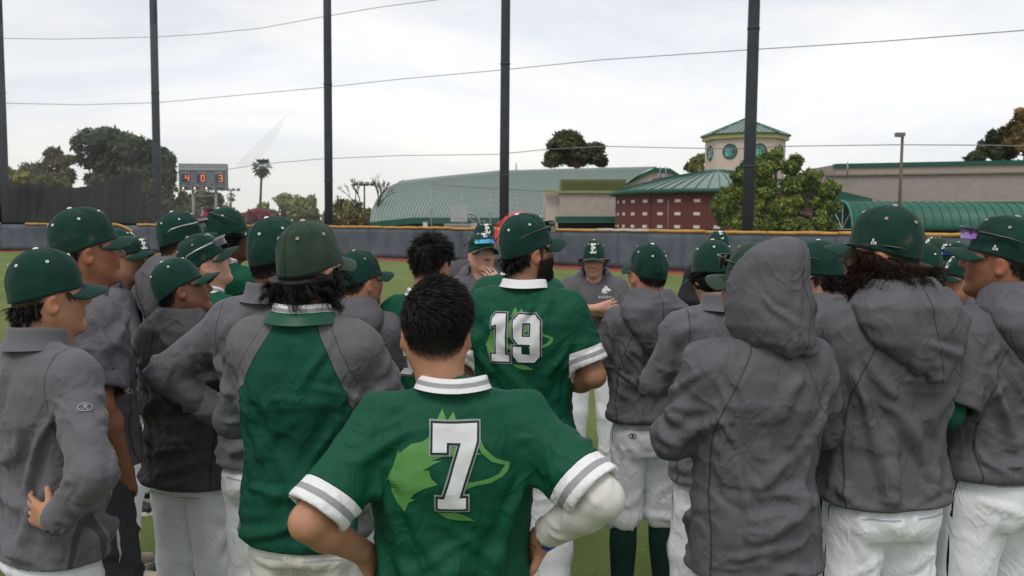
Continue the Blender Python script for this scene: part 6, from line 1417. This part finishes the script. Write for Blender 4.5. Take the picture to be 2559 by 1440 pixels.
# ------------------------------------------------------------------ the team (positions: head x, top of head y, pixels per metre in the photograph)
RO = [
 dict(id='A', hx=116, top=622, sc=850, yaw=-32, head=(-45, 2, 0), q=0, top_='knit', armR='backhip', armL='down', skin='tan', hair='thick', cap=(0, 0, 1, 0), capM=Matrix.Translation((0, -.001, .002)) @ Matrix.Rotation(R(-4), 4, 'X'), hem=.86, w=.98, legs='pants',
      label='person in grey quarter-zip jacket, hand on back of hip, thick black hair under green cap'),
 dict(id='B', hx=212, top=517, sc=710, yaw=-42, head=(-52, 3, 0), q=0, top_='hoodie', sleeve='short', hood=False, armR='pocket', armL='pocket', skin='brown', tone=1.1, hair='fade', cap=(1, 0, 1, 0), hem=.93, legs='shorts', shoe='white', slen=.86, srad=.088, neckchain=True, w=1.0, arm=1.08,
      label='tall person with hand in pocket of grey shorts, scuffed green cap and silver chain'),
 dict(id='C', hx=298, top=572, sc=500, yaw=-60, head=(-74, -3, 0), q=1, top_='hoodie', armR='crossed', armL='crossed2', skin='tan', hair='fade', cap=(0, 0, 1, 0), feat=dict(moustache=.8, goatee=.7), legs='pants', shoe='beige', tone=1.0,
      label='person with moustache and chin beard in profile, grey hooded jacket, behind tall person in shorts'),
 dict(id='D', hx=338, top=590, sc=395, yaw=-95, head=(-118, -2, 0), q=1, top_='hoodie', armR='crossed', armL='crossed2', skin='fair', tone=.9, hair='fade', cap=(0, 0, 1, 0), eyes=(0, 0), legs='pants', chest=True,
      label='clean-shaven person in grey jacket with dog emblem, face turned aside, white letter on cap'),
 dict(id='E', hx=452, top=640, sc=630, yaw=-22, head=(-62, 14, -14), q=0, top_='char', armR='crossed', armL='crossed2', skin='deep', hair='fade', cap=(0, 0, 1, 0), hem=.84, tip=-.04, legs='pants', w=1.02,
      label='shorter person in charcoal hooded jacket with dark skin, cap tipped so its top shows'),
 dict(id='F', hx=452, top=527, sc=500, yaw=-40, head=(-52, 2, 0), q=1, top_='hoodie', armR='crossed', armL='crossed2', skin='tan', hair='fade', glasses=('brim', M_LENSK, M_FRAMES), hair_='fade',
      label='person in grey hoodie with sunglasses on cap brim, close-cropped neck, beside the scoreboard'),
 dict(id='G', hx=568, top=518, sc=470, yaw=-35, head=(-66, 0, 0), q=1, top_='jersey', sleeve='short', armR='crossed', armL='crossed2', skin='dark', hair='afro', feat=dict(goatee=.8), glasses=('back', M_LENSR, M_FRAME),
      label='person with curly black hair, red-lens goggles round cap, plain green jersey shoulder'),
 dict(id='H', hx=510, top=582, sc=530, yaw=-40, head=(-66, 16, 0), q=1, top_='jersey', sleeve='short', armR='crossed', armL='crossed2', skin='fair', hair='fade', cap=(1, 1, 1, 0), glasses=('brim', M_LENSK, M_FRAMES),
      label='person in white-collared green jersey looking up, silver sunglasses resting on dusty cap brim'),
 dict(id='I', hx=692, top=540, sc=695, yaw=-8, head=(-32, 0, 0), q=0, top_='knit', armR='hip', armL=(A3(.375, -.08, 1.245), A3(.205, .01, 1.075), A3(-.5, .6, -.5), A3(-.8, -.5, 0)), skin='deep', hair='fade', hem=.93, w=1.02, belly=.05, legs='pants', tone=.8,
      label='broad person in grey quarter-zip jacket with elbow out and hand on hip'),
 dict(id='J', hx=775, top=548, sc=835, yaw=-6, head=(-28, -3, 0), q=0, top_='raglan', armR='crossed', armL='crossed2', skin='fair', tone=.85, hair='long', cap=(2, 1, 0, 0), hem=.86, tilt=.12, w=.98, legs='worn', neck=1.05, hfold=.7,
      label='person in green jacket with grey raglan sleeves, long dark hair under faded cap'),
 dict(id='K', hx=903, top=623, sc=565, yaw=-14, head=(-44, -2, 0), q=1, top_='hoodie', armR='crossed', armL='crossed2', skin='tan', hair='fade', cap=(0, 1, 1, 0), jcollar=True, stripes=False, hem=.86,
      label='person in grey hoodie over white collar, short dark hair, behind raglan jacket wearer'),
 dict(id='L', hx=902, top=645, sc=450, yaw=-40, head=(-60, 0, 0), q=1, top_='jersey', sleeve='short', armR='down', armL='down', skin='tan', hair='curlytop', cap=None,
      label='bareheaded curly-haired person in green jersey mostly hidden behind a grey hoodie'),
 dict(id='M', hx=1078, top=582, sc=560, yaw=-18, head=(-22, -6, 0), q=1, top_='jersey', sleeve='short', armR='front', armL='front', skin='tan', hair='top', cap=None, nh=9000, hl=(.022, .038), clump=240, hvol=.014, feat=dict(dens=1.2), flow=(.3, .2, -.2), number='5',
      label='bareheaded person with thick swept black hair in green jersey behind number 7'),
 dict(id='N', hx=1090, top=682, sc=1055, yaw=2, head=(4, -4, 0), q=0, hg=.007, top_='jersey', sleeve='short', armR=(A3(.352, -.15, 1.265), A3(.222, -.015, 1.125), A3(-.30, .62, -.72), A3(-.85, -.4, .1)), armL=(A3(.325, -.16, 1.215), A3(.215, -.015, 1.085), A3(-.30, .62, -.72), A3(-.85, -.4, .1)), skin='tan', hair='top', cap=None, nh=19000, hl=(.012, .022), flow=(.75, .25, .0), feat=dict(dens=1.2),
      hem=.92, tuck=True, w=1.05, lean=-.042, legs='pants', number='7', slen=.92, srad=.078, under=1, under_c='white', under_rng=(.55, .93), wrist=True, arm=.96, slope=-.005,
      label='bareheaded person in green number 7 jersey with both hands on hips and white arm sleeve'),
 dict(id='O', hx=1318, top=532, sc=630, yaw=-10, head=(-58, 5, 0), q=0, top_='jersey', sleeve='short', armR='front', armL='front', skin='tan', tone=.9, hair='thick', cap=(0, 0, 1, 0), feat=dict(beard=.95), beardhair=(.004, .009), glasses=('brim', M_LENSK, M_FRAME), number='19', hem=.95, w=1.04, slen=.82, stripes=False, legs='pants', arm=1.1,
      label='bearded person in green number 19 jersey with black sunglasses on cap'),
 dict(id='P', hx=1300, top=546, sc=490, yaw=0, head=(-10, 0, 0), q=1, top_='jersey', sleeve='short', armR='front', armL='front', skin='fair', hair='top', cap=None, hmat=M_PINK, nh=5000, hl=(.015, .03), flow=(.1, .2, .2), clump=200, hvol=.045, w=.98, feat=dict(hairc=(.7, .12, .1)),
      label='person with bright pink hair in green jersey behind number 19'),
 dict(id='Q', hx=1203, top=580, sc=390, yaw=-165, head=(-155, 4, 0), q=1, top_='coach', armL='chin', armR='crossed2', skin='fair', tone=.92, hair='fade', cap=(0, 0, 1, 0), eyes=(0, 0), feat=dict(moustache=1.0, goatee=.35, dens=.35, face=1.08), glasses=('brim', M_LENSB, M_FRAME), belly=.1, w=1.05,
      label='moustached coach speaking with hand at chin, blue mirrored sunglasses on cap, grey hoodie'),
 dict(id='R', hx=1212, top=553, sc=330, yaw=-172, head=(-168, -4, 0), q=2, top_='char', armR='crossed', armL='crossed2', skin='fair', hair='fade', cap=(0, 0, 1, 0), eyes=(0, 0), hood=False, w=1.12, chest_text='ELAC', glasses=('eyes', M_LENSK, M_FRAME),
      label='person in dark jacket standing behind the speaking coach, white letter on cap'),
 dict(id='S', hx=1485, top=597, sc=348, yaw=176, head=(172, -13, 0), q=1, top_='coach', sleeve='short', armR=(A3(.265, .07, 1.235), A3(-.02, .245, 1.285), A3(-1, -.15, .25), A3(0, -1, 0)), armL=(A3(.262, .06, 1.23), A3(-.06, .225, 1.265), A3(-1, -.45, .2), A3(.2, -1, 0)), skin='fair', tone=1.0, hair='curls', hmat=M_HAIRB, cap=(0, 0, 1, 0), eyes=(0, -25), w=1.08, slen=.98, chest=True, arm=1.1, feat=dict(beard=.25), legs='pants',
      label='person facing the group with bare arms crossed, grey BASEBALL jacket, looking down'),
 dict(id='T', hx=1620, top=607, sc=545, yaw=12, head=(22, 2, 0), q=0, top_='hoodie', sleeve='short', armR='tucked', armL='crossed', skin='tan', hair='fade', cap=(0, 0, 0, 0), jcollar=True, stripes=False, legs='knicker', hem=.965, slen=.98, feat=dict(fadepow=2.2, dens=.8, lift=.015), w=.93,
      label='person in short-sleeved grey hoodie with knee-length trousers and dark green socks'),
 dict(id='U', hx=1786, top=590, sc=610, yaw=8, head=(16, -20, 0), q=0, top_='knit', armR='crossed', armL='crossed2', skin='tan', hair='afro', cap=(0, 0, 0, 0), hem=.80, w=1.0, feat=dict(lift=-.01),
      label='person in grey quarter-zip with rounded afro hair below green cap, head bowed'),
 dict(id='V', hx=1797, top=574, sc=305, yaw=178, head=(176, 0, 0), q=2, top_='black', armR='crossed', armL='crossed2', skin='tan', hair='fade', w=1.15,
      label='person in black jacket almost hidden behind bowed head with afro hair'),
 dict(id='W', hx=1893, top=604, sc=835, yaw=10, head=(42, 0, 0), q=0, top_='hooded', armR='crossed', armL='crossed2', skin='tan', hair='fade', cap=(2, 1, 0, 0), glasses=('brim', M_LENSK, M_FRAME), hem=.80, w=1.0, legs='pants', folds=1.35, tilt=-.06,
      label='person with grey hood pulled up over faded cap, sunglasses at the brim'),
 dict(id='X', hx=2046, top=592, sc=640, yaw=14, head=(34, -18, 0), q=0, top_='hoodie', armR='crossed', armL='crossed2', skin='fair', tone=.85, hair='thick', cap=(0, 0, 0, 0), legs='blackshorts', hoodw=1.1, feat=dict(lift=.0), glasses=('brim', M_LENSK, M_FRAME),
      label='person in grey hoodie and black shorts, head bowed, black glasses arm along green cap'),
 dict(id='Y', hx=2136, top=606, sc=470, yaw=50, head=(62, -2, 0), q=1, top_='hoodie', armR='crossed', armL='crossed2', skin='brown', hair='fade', cap=(0, 0, 0, -1),
      label='young brown-skinned person in side view between bowed head and bearded long-haired person'),
 dict(id='Z', hx=1968, top=609, sc=350, yaw=120, head=(150, 0, 0), q=2, top_='hoodie', armR='crossed', armL='crossed2', skin='tan', hair='fade', cap=(0, 0, 1, 0),
      label='person showing only cap crown behind the pulled-up grey hood'),
 dict(id='AA', hx=2213, top=512, sc=790, yaw=12, head=(52, -2, 0), q=0, top_='hoodie', sleeve='short', armR='crossed2', armL='crossed', skin='tan', hair='wavy', hmat=M_HAIRB, cap=(1, 1, 0, -1), feat=dict(beard=1.0), beardhair=(.015, .035), glasses=('eyes', M_LENSK, M_FRAME), hem=.915, slen=1.0, srad=.090, legs='pants', tip=.055, hoodw=1.08, w=.99, tilt=.05, hfold=.25, oval=None,
      label='bearded person with long wavy brown hair, sunglasses and short-sleeved grey hoodie'),
 dict(id='AB', hx=2296, top=604, sc=520, yaw=30, head=(40, 0, 0), q=1, top_='hoodie', armR='crossed', armL='crossed2', skin='tan', hair='curls', hmat=M_HAIRB, cap=(0, 0, 0, 0),
      label='person with dark hair below green cap directly behind the long wavy brown hair'),
 dict(id='AC', hx=2334, top=590, sc=365, yaw=115, head=(112, 4, 0), q=1, top_='hoodie', armR='crossed', armL='crossed2', skin='fair', tone=.9, hair='fade', cap=(2, 1, 1, 0), hood=False,
      label='pale-skinned person with raised letter on faded olive cap, grey jacket'),
 dict(id='AD', hx=2386, top=604, sc=400, yaw=90, head=(94, -2, 0), q=1, top_='hoodie', armR='crossed', armL='crossed2', skin='brown', hair='fade', cap=(0, 0, 1, 0), glasses=('brim', M_LENSB, M_FRAME),
      label='person with turquoise mirrored sunglasses across cap brim, seen in side view'),
 dict(id='AE', hx=2412, top=634, sc=500, yaw=68, head=(80, 2, 0), q=1, top_='hoodie', armR='crossed', armL='crossed2', skin='tan', hair='fade', cap=(0, 0, 1, -1), feat=dict(goatee=.9, moustache=.5), eyes=(0, 0), legs='pants',
      label='person with dark chin beard in side view, white mark on side of cap'),
 dict(id='AF', hx=2508, top=538, sc=745, yaw=26, head=(52, 2, 0), q=0, top_='hoodie', sleeve='short', armR='front', armL='front', skin='brown', tone=1.15, hair='fade', cap=(1, 1, 0, -1), glasses=('brim', M_LENSP, M_FRAME), hem=.985, slen=.92, srad=.090, under=-1, under_c='green', under_rng=(.5, .45), legs='pants', w=1.1, oval=(-.03, .865), arm=1.12, feat=dict(beard=.3),
      label='stocky person in short-sleeved grey hoodie with green undersleeve and scuffed cap'),
]
def surf_hit(V, Q, x0, z0, yaw=0.0, side=-1):
    bvh = BVHTree.FromPolygons(V.tolist(), Q.tolist())
    def hit(x, y):
        o = Vector((x0+x, side*1.0, z0+y)); q, n, i, d = bvh.ray_cast(o, Vector((0, -side, 0)))
        if q is None: return None
        return q, (n+Vector((0, side, 0))*1.2).normalized()
    return hit
def dec2(name, polys, V, Q, x0, z0, m, parent, lift, side=-1, cell=.007):
    h = surf_hit(V, Q, x0, z0, 0, side)
    def hit(x, y): return h(x, y)
    return decal(name, polys, hit, m, parent, cell, lift)
# block numerals, unit height; x range about 0..w, drawn as [outer, hole]
NUM = {'7': ([[(0, 1), (.62, 1), (.62, .80), (.375, .13), (.47, .13), (.47, 0), (.08, 0), (.08, .13), (.17, .13), (.40, .78), (.20, .78), (.20, .67), (0, .67)]], .62),
       '1': ([[(.10, 1), (.36, 1), (.36, .15), (.46, .15), (.46, 0), (.0, 0), (.0, .15), (.12, .15), (.12, .78), (.0, .74), (.0, .90)]], .46),
       '9': ([[(.13, 1), (.53, 1), (.66, .87), (.66, .13), (.53, 0), (.13, 0), (0, .13), (0, .33), (.22, .33), (.22, .18), (.43, .18), (.43, .38), (.13, .38), (0, .51), (0, .87)], [(.22, .54), (.43, .54), (.43, .82), (.22, .82)]], .66),
       '5': ([[(0, 1), (.62, 1), (.62, .82), (.22, .82), (.22, .64), (.50, .64), (.64, .5), (.64, .13), (.51, 0), (.13, 0), (0, .13), (0, .32), (.22, .32), (.22, .17), (.42, .17), (.42, .47), (0, .47)]], .64)}
# dog-head print behind the numerals, metres from the centre of the number
_HP = [[(1101,1140),(1074,1147),(1046,1170),(1043,1163),(1028,1207),(1013,1239),(1021,1234),(1026,1266),(1039,1294),(1058,1311),(1067,1289),(1084,1279),(1072,1278),(1082,1264),(1106,1250),(1138,1239),(1122,1225),(1117,1206),(1102,1207),(1128,1190),(1147,1184),(1122,1182),(1156,1173),(1200,1172),(1210,1120),(1150,1105)],
       [(1128,1112),(1133,1092),(1146,1066),(1157,1092),(1163,1086),(1172,1072),(1180,1092),(1182,1112)],
       [(1222,1128),(1236,1131),(1246,1154),(1272,1178),(1308,1193),(1304,1210),(1290,1225),(1263,1237),(1226,1243),(1194,1256),(1160,1266),(1165,1250),(1190,1238),(1230,1232),(1256,1227),(1281,1217),(1296,1198),(1263,1187),(1240,1166),(1228,1144)],
       [(1208,1158),(1222,1160),(1240,1169),(1218,1171)],
       [(1136,1311),(1180,1309),(1200,1316),(1225,1331),(1185,1331),(1156,1324)]]
HUSKY = [[[((x-1163)/1110, (1200-y)/1110) for x, y in lp]] for lp in _HP]
M_NUMW = mat('print_white', (.66, .66, .68), .6, .04, 20); M_NUMG = mat('print_grey', (.30, .31, .31), .6, .04); M_NUMD = mat('print_dark_green', (.003, .03, .02), .6, .04)
M_HUSKY = mat('print_light_green', (.095, .26, .07), .55, .08, 12)
M_WPRINT = mat('print_logo_white', (.62, .62, .62), .6, .04); M_KPRINT = mat('print_logo_black', (.015, .015, .015), .6, .04)
def ellipse(a, b, n=20): return [(a*math.cos(2*math.pi*i/n), b*math.sin(2*math.pi*i/n)) for i in range(n)]
OVAL = [[ellipse(.020, .0135), ellipse(.0168, .0105)], [[(-.008, -.008), (-.004, -.008), (-.001, -.001), (.003, -.008), (.008, -.008), (.003, .0), (.007, .003), (.006, .008), (-.002, .008), (-.010, .003), (-.005, .003), (-.002, .0045), (-.004, -.002)]]]
M_GPRINT = mat('print_logo_grey', (.26, .26, .28), .6, .04)
MARKS = [('A', 212, 1018, 1.0, M_GPRINT, 'top'), ('B', 313, 975, 1.15, M_WPRINT, 'top'), ('T', 1581, 1090, .95, M_KPRINT, 'legs'), ('AF', 2483, 1195, 1.0, M_KPRINT, 'legs'), ('J', 600, 1335, .9, M_KPRINT, 'legs'), ('I', 543, 1172, .8, M_KPRINT, 'legs'), ('U', 1601, 848, .9, M_GPRINT, 'top')]
def mark_at(P, surf, px, py, sz, mt_):
    V, Q, par = surf; bvh = BVHTree.FromPolygons(V.tolist(), Q.tolist()); Mi = (Matrix.Translation(P.location) @ Matrix.Rotation(P.rotation_euler.z, 4, 'Z') @ Matrix.Scale(P.scale.x, 4)).inverted()
    o = Mi @ Vector((0, 0, CAM_H)); d = (Mi.to_3x3() @ ray(px, py)).normalized(); q, n, i, t = bvh.ray_cast(o, d)
    if q is None: return
    n = (n-d*.6).normalized(); u = Vector((0, 0, 1)).cross(n).normalized(); v = n.cross(u)
    def hit(x, y):
        s = q+u*x+v*y+n*.06; h, hn, _i, _t = bvh.ray_cast(s, -n); return (h, n) if h else (q+u*x+v*y, n)
    decal('maker_mark', scaled(OVAL, sz), hit, mt_, par, .008, .004)
PEOPLE = {}
for sp in RO:
    sp['top_px'] = sp.pop('top'); sp['top'] = sp['top_px']
for sp in RO:
    d = dict(sp); d['kindtop'] = d.pop('top_')
    PEOPLE[sp['id']] = d
def build_people(only=None):
    for sp in RO:
        if only and sp['id'] not in only: continue
        d = dict(sp); px = d['top_px']; garm = d.pop('top_'); d['seed'] = 11+RO.index(sp)
        P, gar, GV, GQ, pt, PV, PQ = person_px(d, px, garm)
        num = d.get('number')
        if num:
            H = .192 if num == '7' else .172; KX = .84; tot = sum(NUM[c][1] for c in num)*H*KX+.014*(len(num)-1); x = -tot/2; z0 = 1.25 if num != '7' else 1.335
            if num == '7': x += .008
            if num == '19': z0 = 1.32; x -= .012
            b = (GV, GQ)
            if num != '5': dec2('dog_print', scaled(HUSKY, 1.07 if num == '7' else .95, -.005 if num == '7' else .0, -.002), GV, GQ, 0, z0, M_HUSKY, gar, .0016)
            for c in num:
                pl, wd = NUM[c]; P2 = [[(x+a*H*KX, (y-.5)*H) for a, y in lp] for lp in pl]
                if num == '5': P2 = [[(a-.055, y) for a, y in lp] for lp in P2]
                o1 = [offset_poly(P2[0], .0085)]+[offset_poly(lp, -.0085) for lp in P2[1:]]; o2 = [offset_poly(P2[0], .0050)]+[offset_poly(lp, -.0050) for lp in P2[1:]]
                dec2('numeral_border', [o1], GV, GQ, 0, z0, M_NUMG, gar, .0034); dec2('numeral_outline', [o2], GV, GQ, 0, z0, M_NUMD, gar, .0050); dec2('numeral', [P2], GV, GQ, 0, z0, M_NUMW, gar, .0066)
                x += wd*H*KX+.014
        for who, px_, py_, sz, mt_, on in MARKS:
            if who == d['id']: mark_at(P, (GV, GQ, gar) if on == 'top' else (PV, PQ, pt), px_, py_, sz, mt_)
        if d.get('q', 1) == 0 and d.get('legs', 'pants') in ('pants', 'worn', 'knicker'):
            for sx in (-1, 1):
                dec2('pocket_welt', [[[(-.052, -.002), (.052, -.002), (.052, .002), (-.052, .002)]]], PV, PQ, sx*.082, d.get('hem', .87)-.035, mat('welt_grey', (.40, .40, .42), .8), pt, .002)
        if d.get('chest'):
            dec2('dog_emblem', scaled(HUSKY_S, .070, flip=True), GV, GQ, -.088, 1.40, M_WPRINT, gar, .004, side=1)
            m = dec2('emblem_word', [[[(-.05, -.008), (.05, -.008), (.05, .008), (-.05, .008)]]], GV, GQ, -.105, 1.275, M_WPRINT, gar, .003, side=1) if False else None
            text_on('BASEBALL', .026, GV, GQ, -.088, 1.352, M_WPRINT, gar, 1)
        if d.get('chest_text'): text_on(d['chest_text'], .07, GV, GQ, -.10, 1.30, M_WPRINT, gar, 1)
        if d['id'] == 'B':
            # silver chain round the neck and a mark on the sleeve
            m = MB(); pts = [(.082*math.cos(a), -.028+.078*math.sin(a), 1.515-.035*math.sin(a)) for a in [2*math.pi*i/40 for i in range(41)]]
            m.tube(pts, .0028, 6); m.obj('neck_chain', M_CHAIN, P, True)
            ring('collar', [(1.478, -.033, .112, .100), (1.495, -.031, .104, .092), (1.510, -.029, .108, .096)], .009, M_GREY, P, gap=.5)
            ring('undershirt', [(1.47, -.032, .094, .086), (1.50, -.03, .085, .077), (1.512, -.029, .082, .074)], .005, M_GREEN, P)
        if d['id'] == 'N':
            S, E, W, dd, n = arm_pts(d['armR'], 1, d['w']); fa = (W-E)/np.linalg.norm(W-E)
            for off, c in ((.985, (.02, .06, .35)), (1.045, (.03, .10, .42))):
                m = MB(); c0 = Vector(E+(W-E)*off); f_ = Vector(fa); u = f_.orthogonal().normalized(); v = f_.cross(u)
                V = []; Fc = []; k = 28
                for r_, o_ in ((.0335, -.006), (.0335, .006), (.0305, .006), (.0305, -.006)):
                    V += [c0+f_*o_+(u*math.cos(2*math.pi*i/k)+v*math.sin(2*math.pi*i/k))*r_ for i in range(k)]
                Fc = [(j*k+i, j*k+(i+1) % k, ((j+1) % 4)*k+(i+1) % k, ((j+1) % 4)*k+i) for j in range(4) for i in range(k)]
                m.add(V, Fc); m.obj('wristband', mat('wristband_%d' % int(off*1000), c, .5, .3, 90), P, True)
def text_on(txt, size, V, Q, x0, z0, m, parent, side):
    o = text_mesh(txt, size, m, parent, Matrix()); h = surf_hit(V, Q, x0, z0, 0, side); me = o.data
    for v in me.vertices:
        q = h(-v.co.x if side > 0 else v.co.x, v.co.y)
        if q: v.co = q[0]+q[1]*.005
    return o
def person_px(d, px, garm):
    d['toppx'] = px; d['top'] = garm; return person(d)
build_people(None)
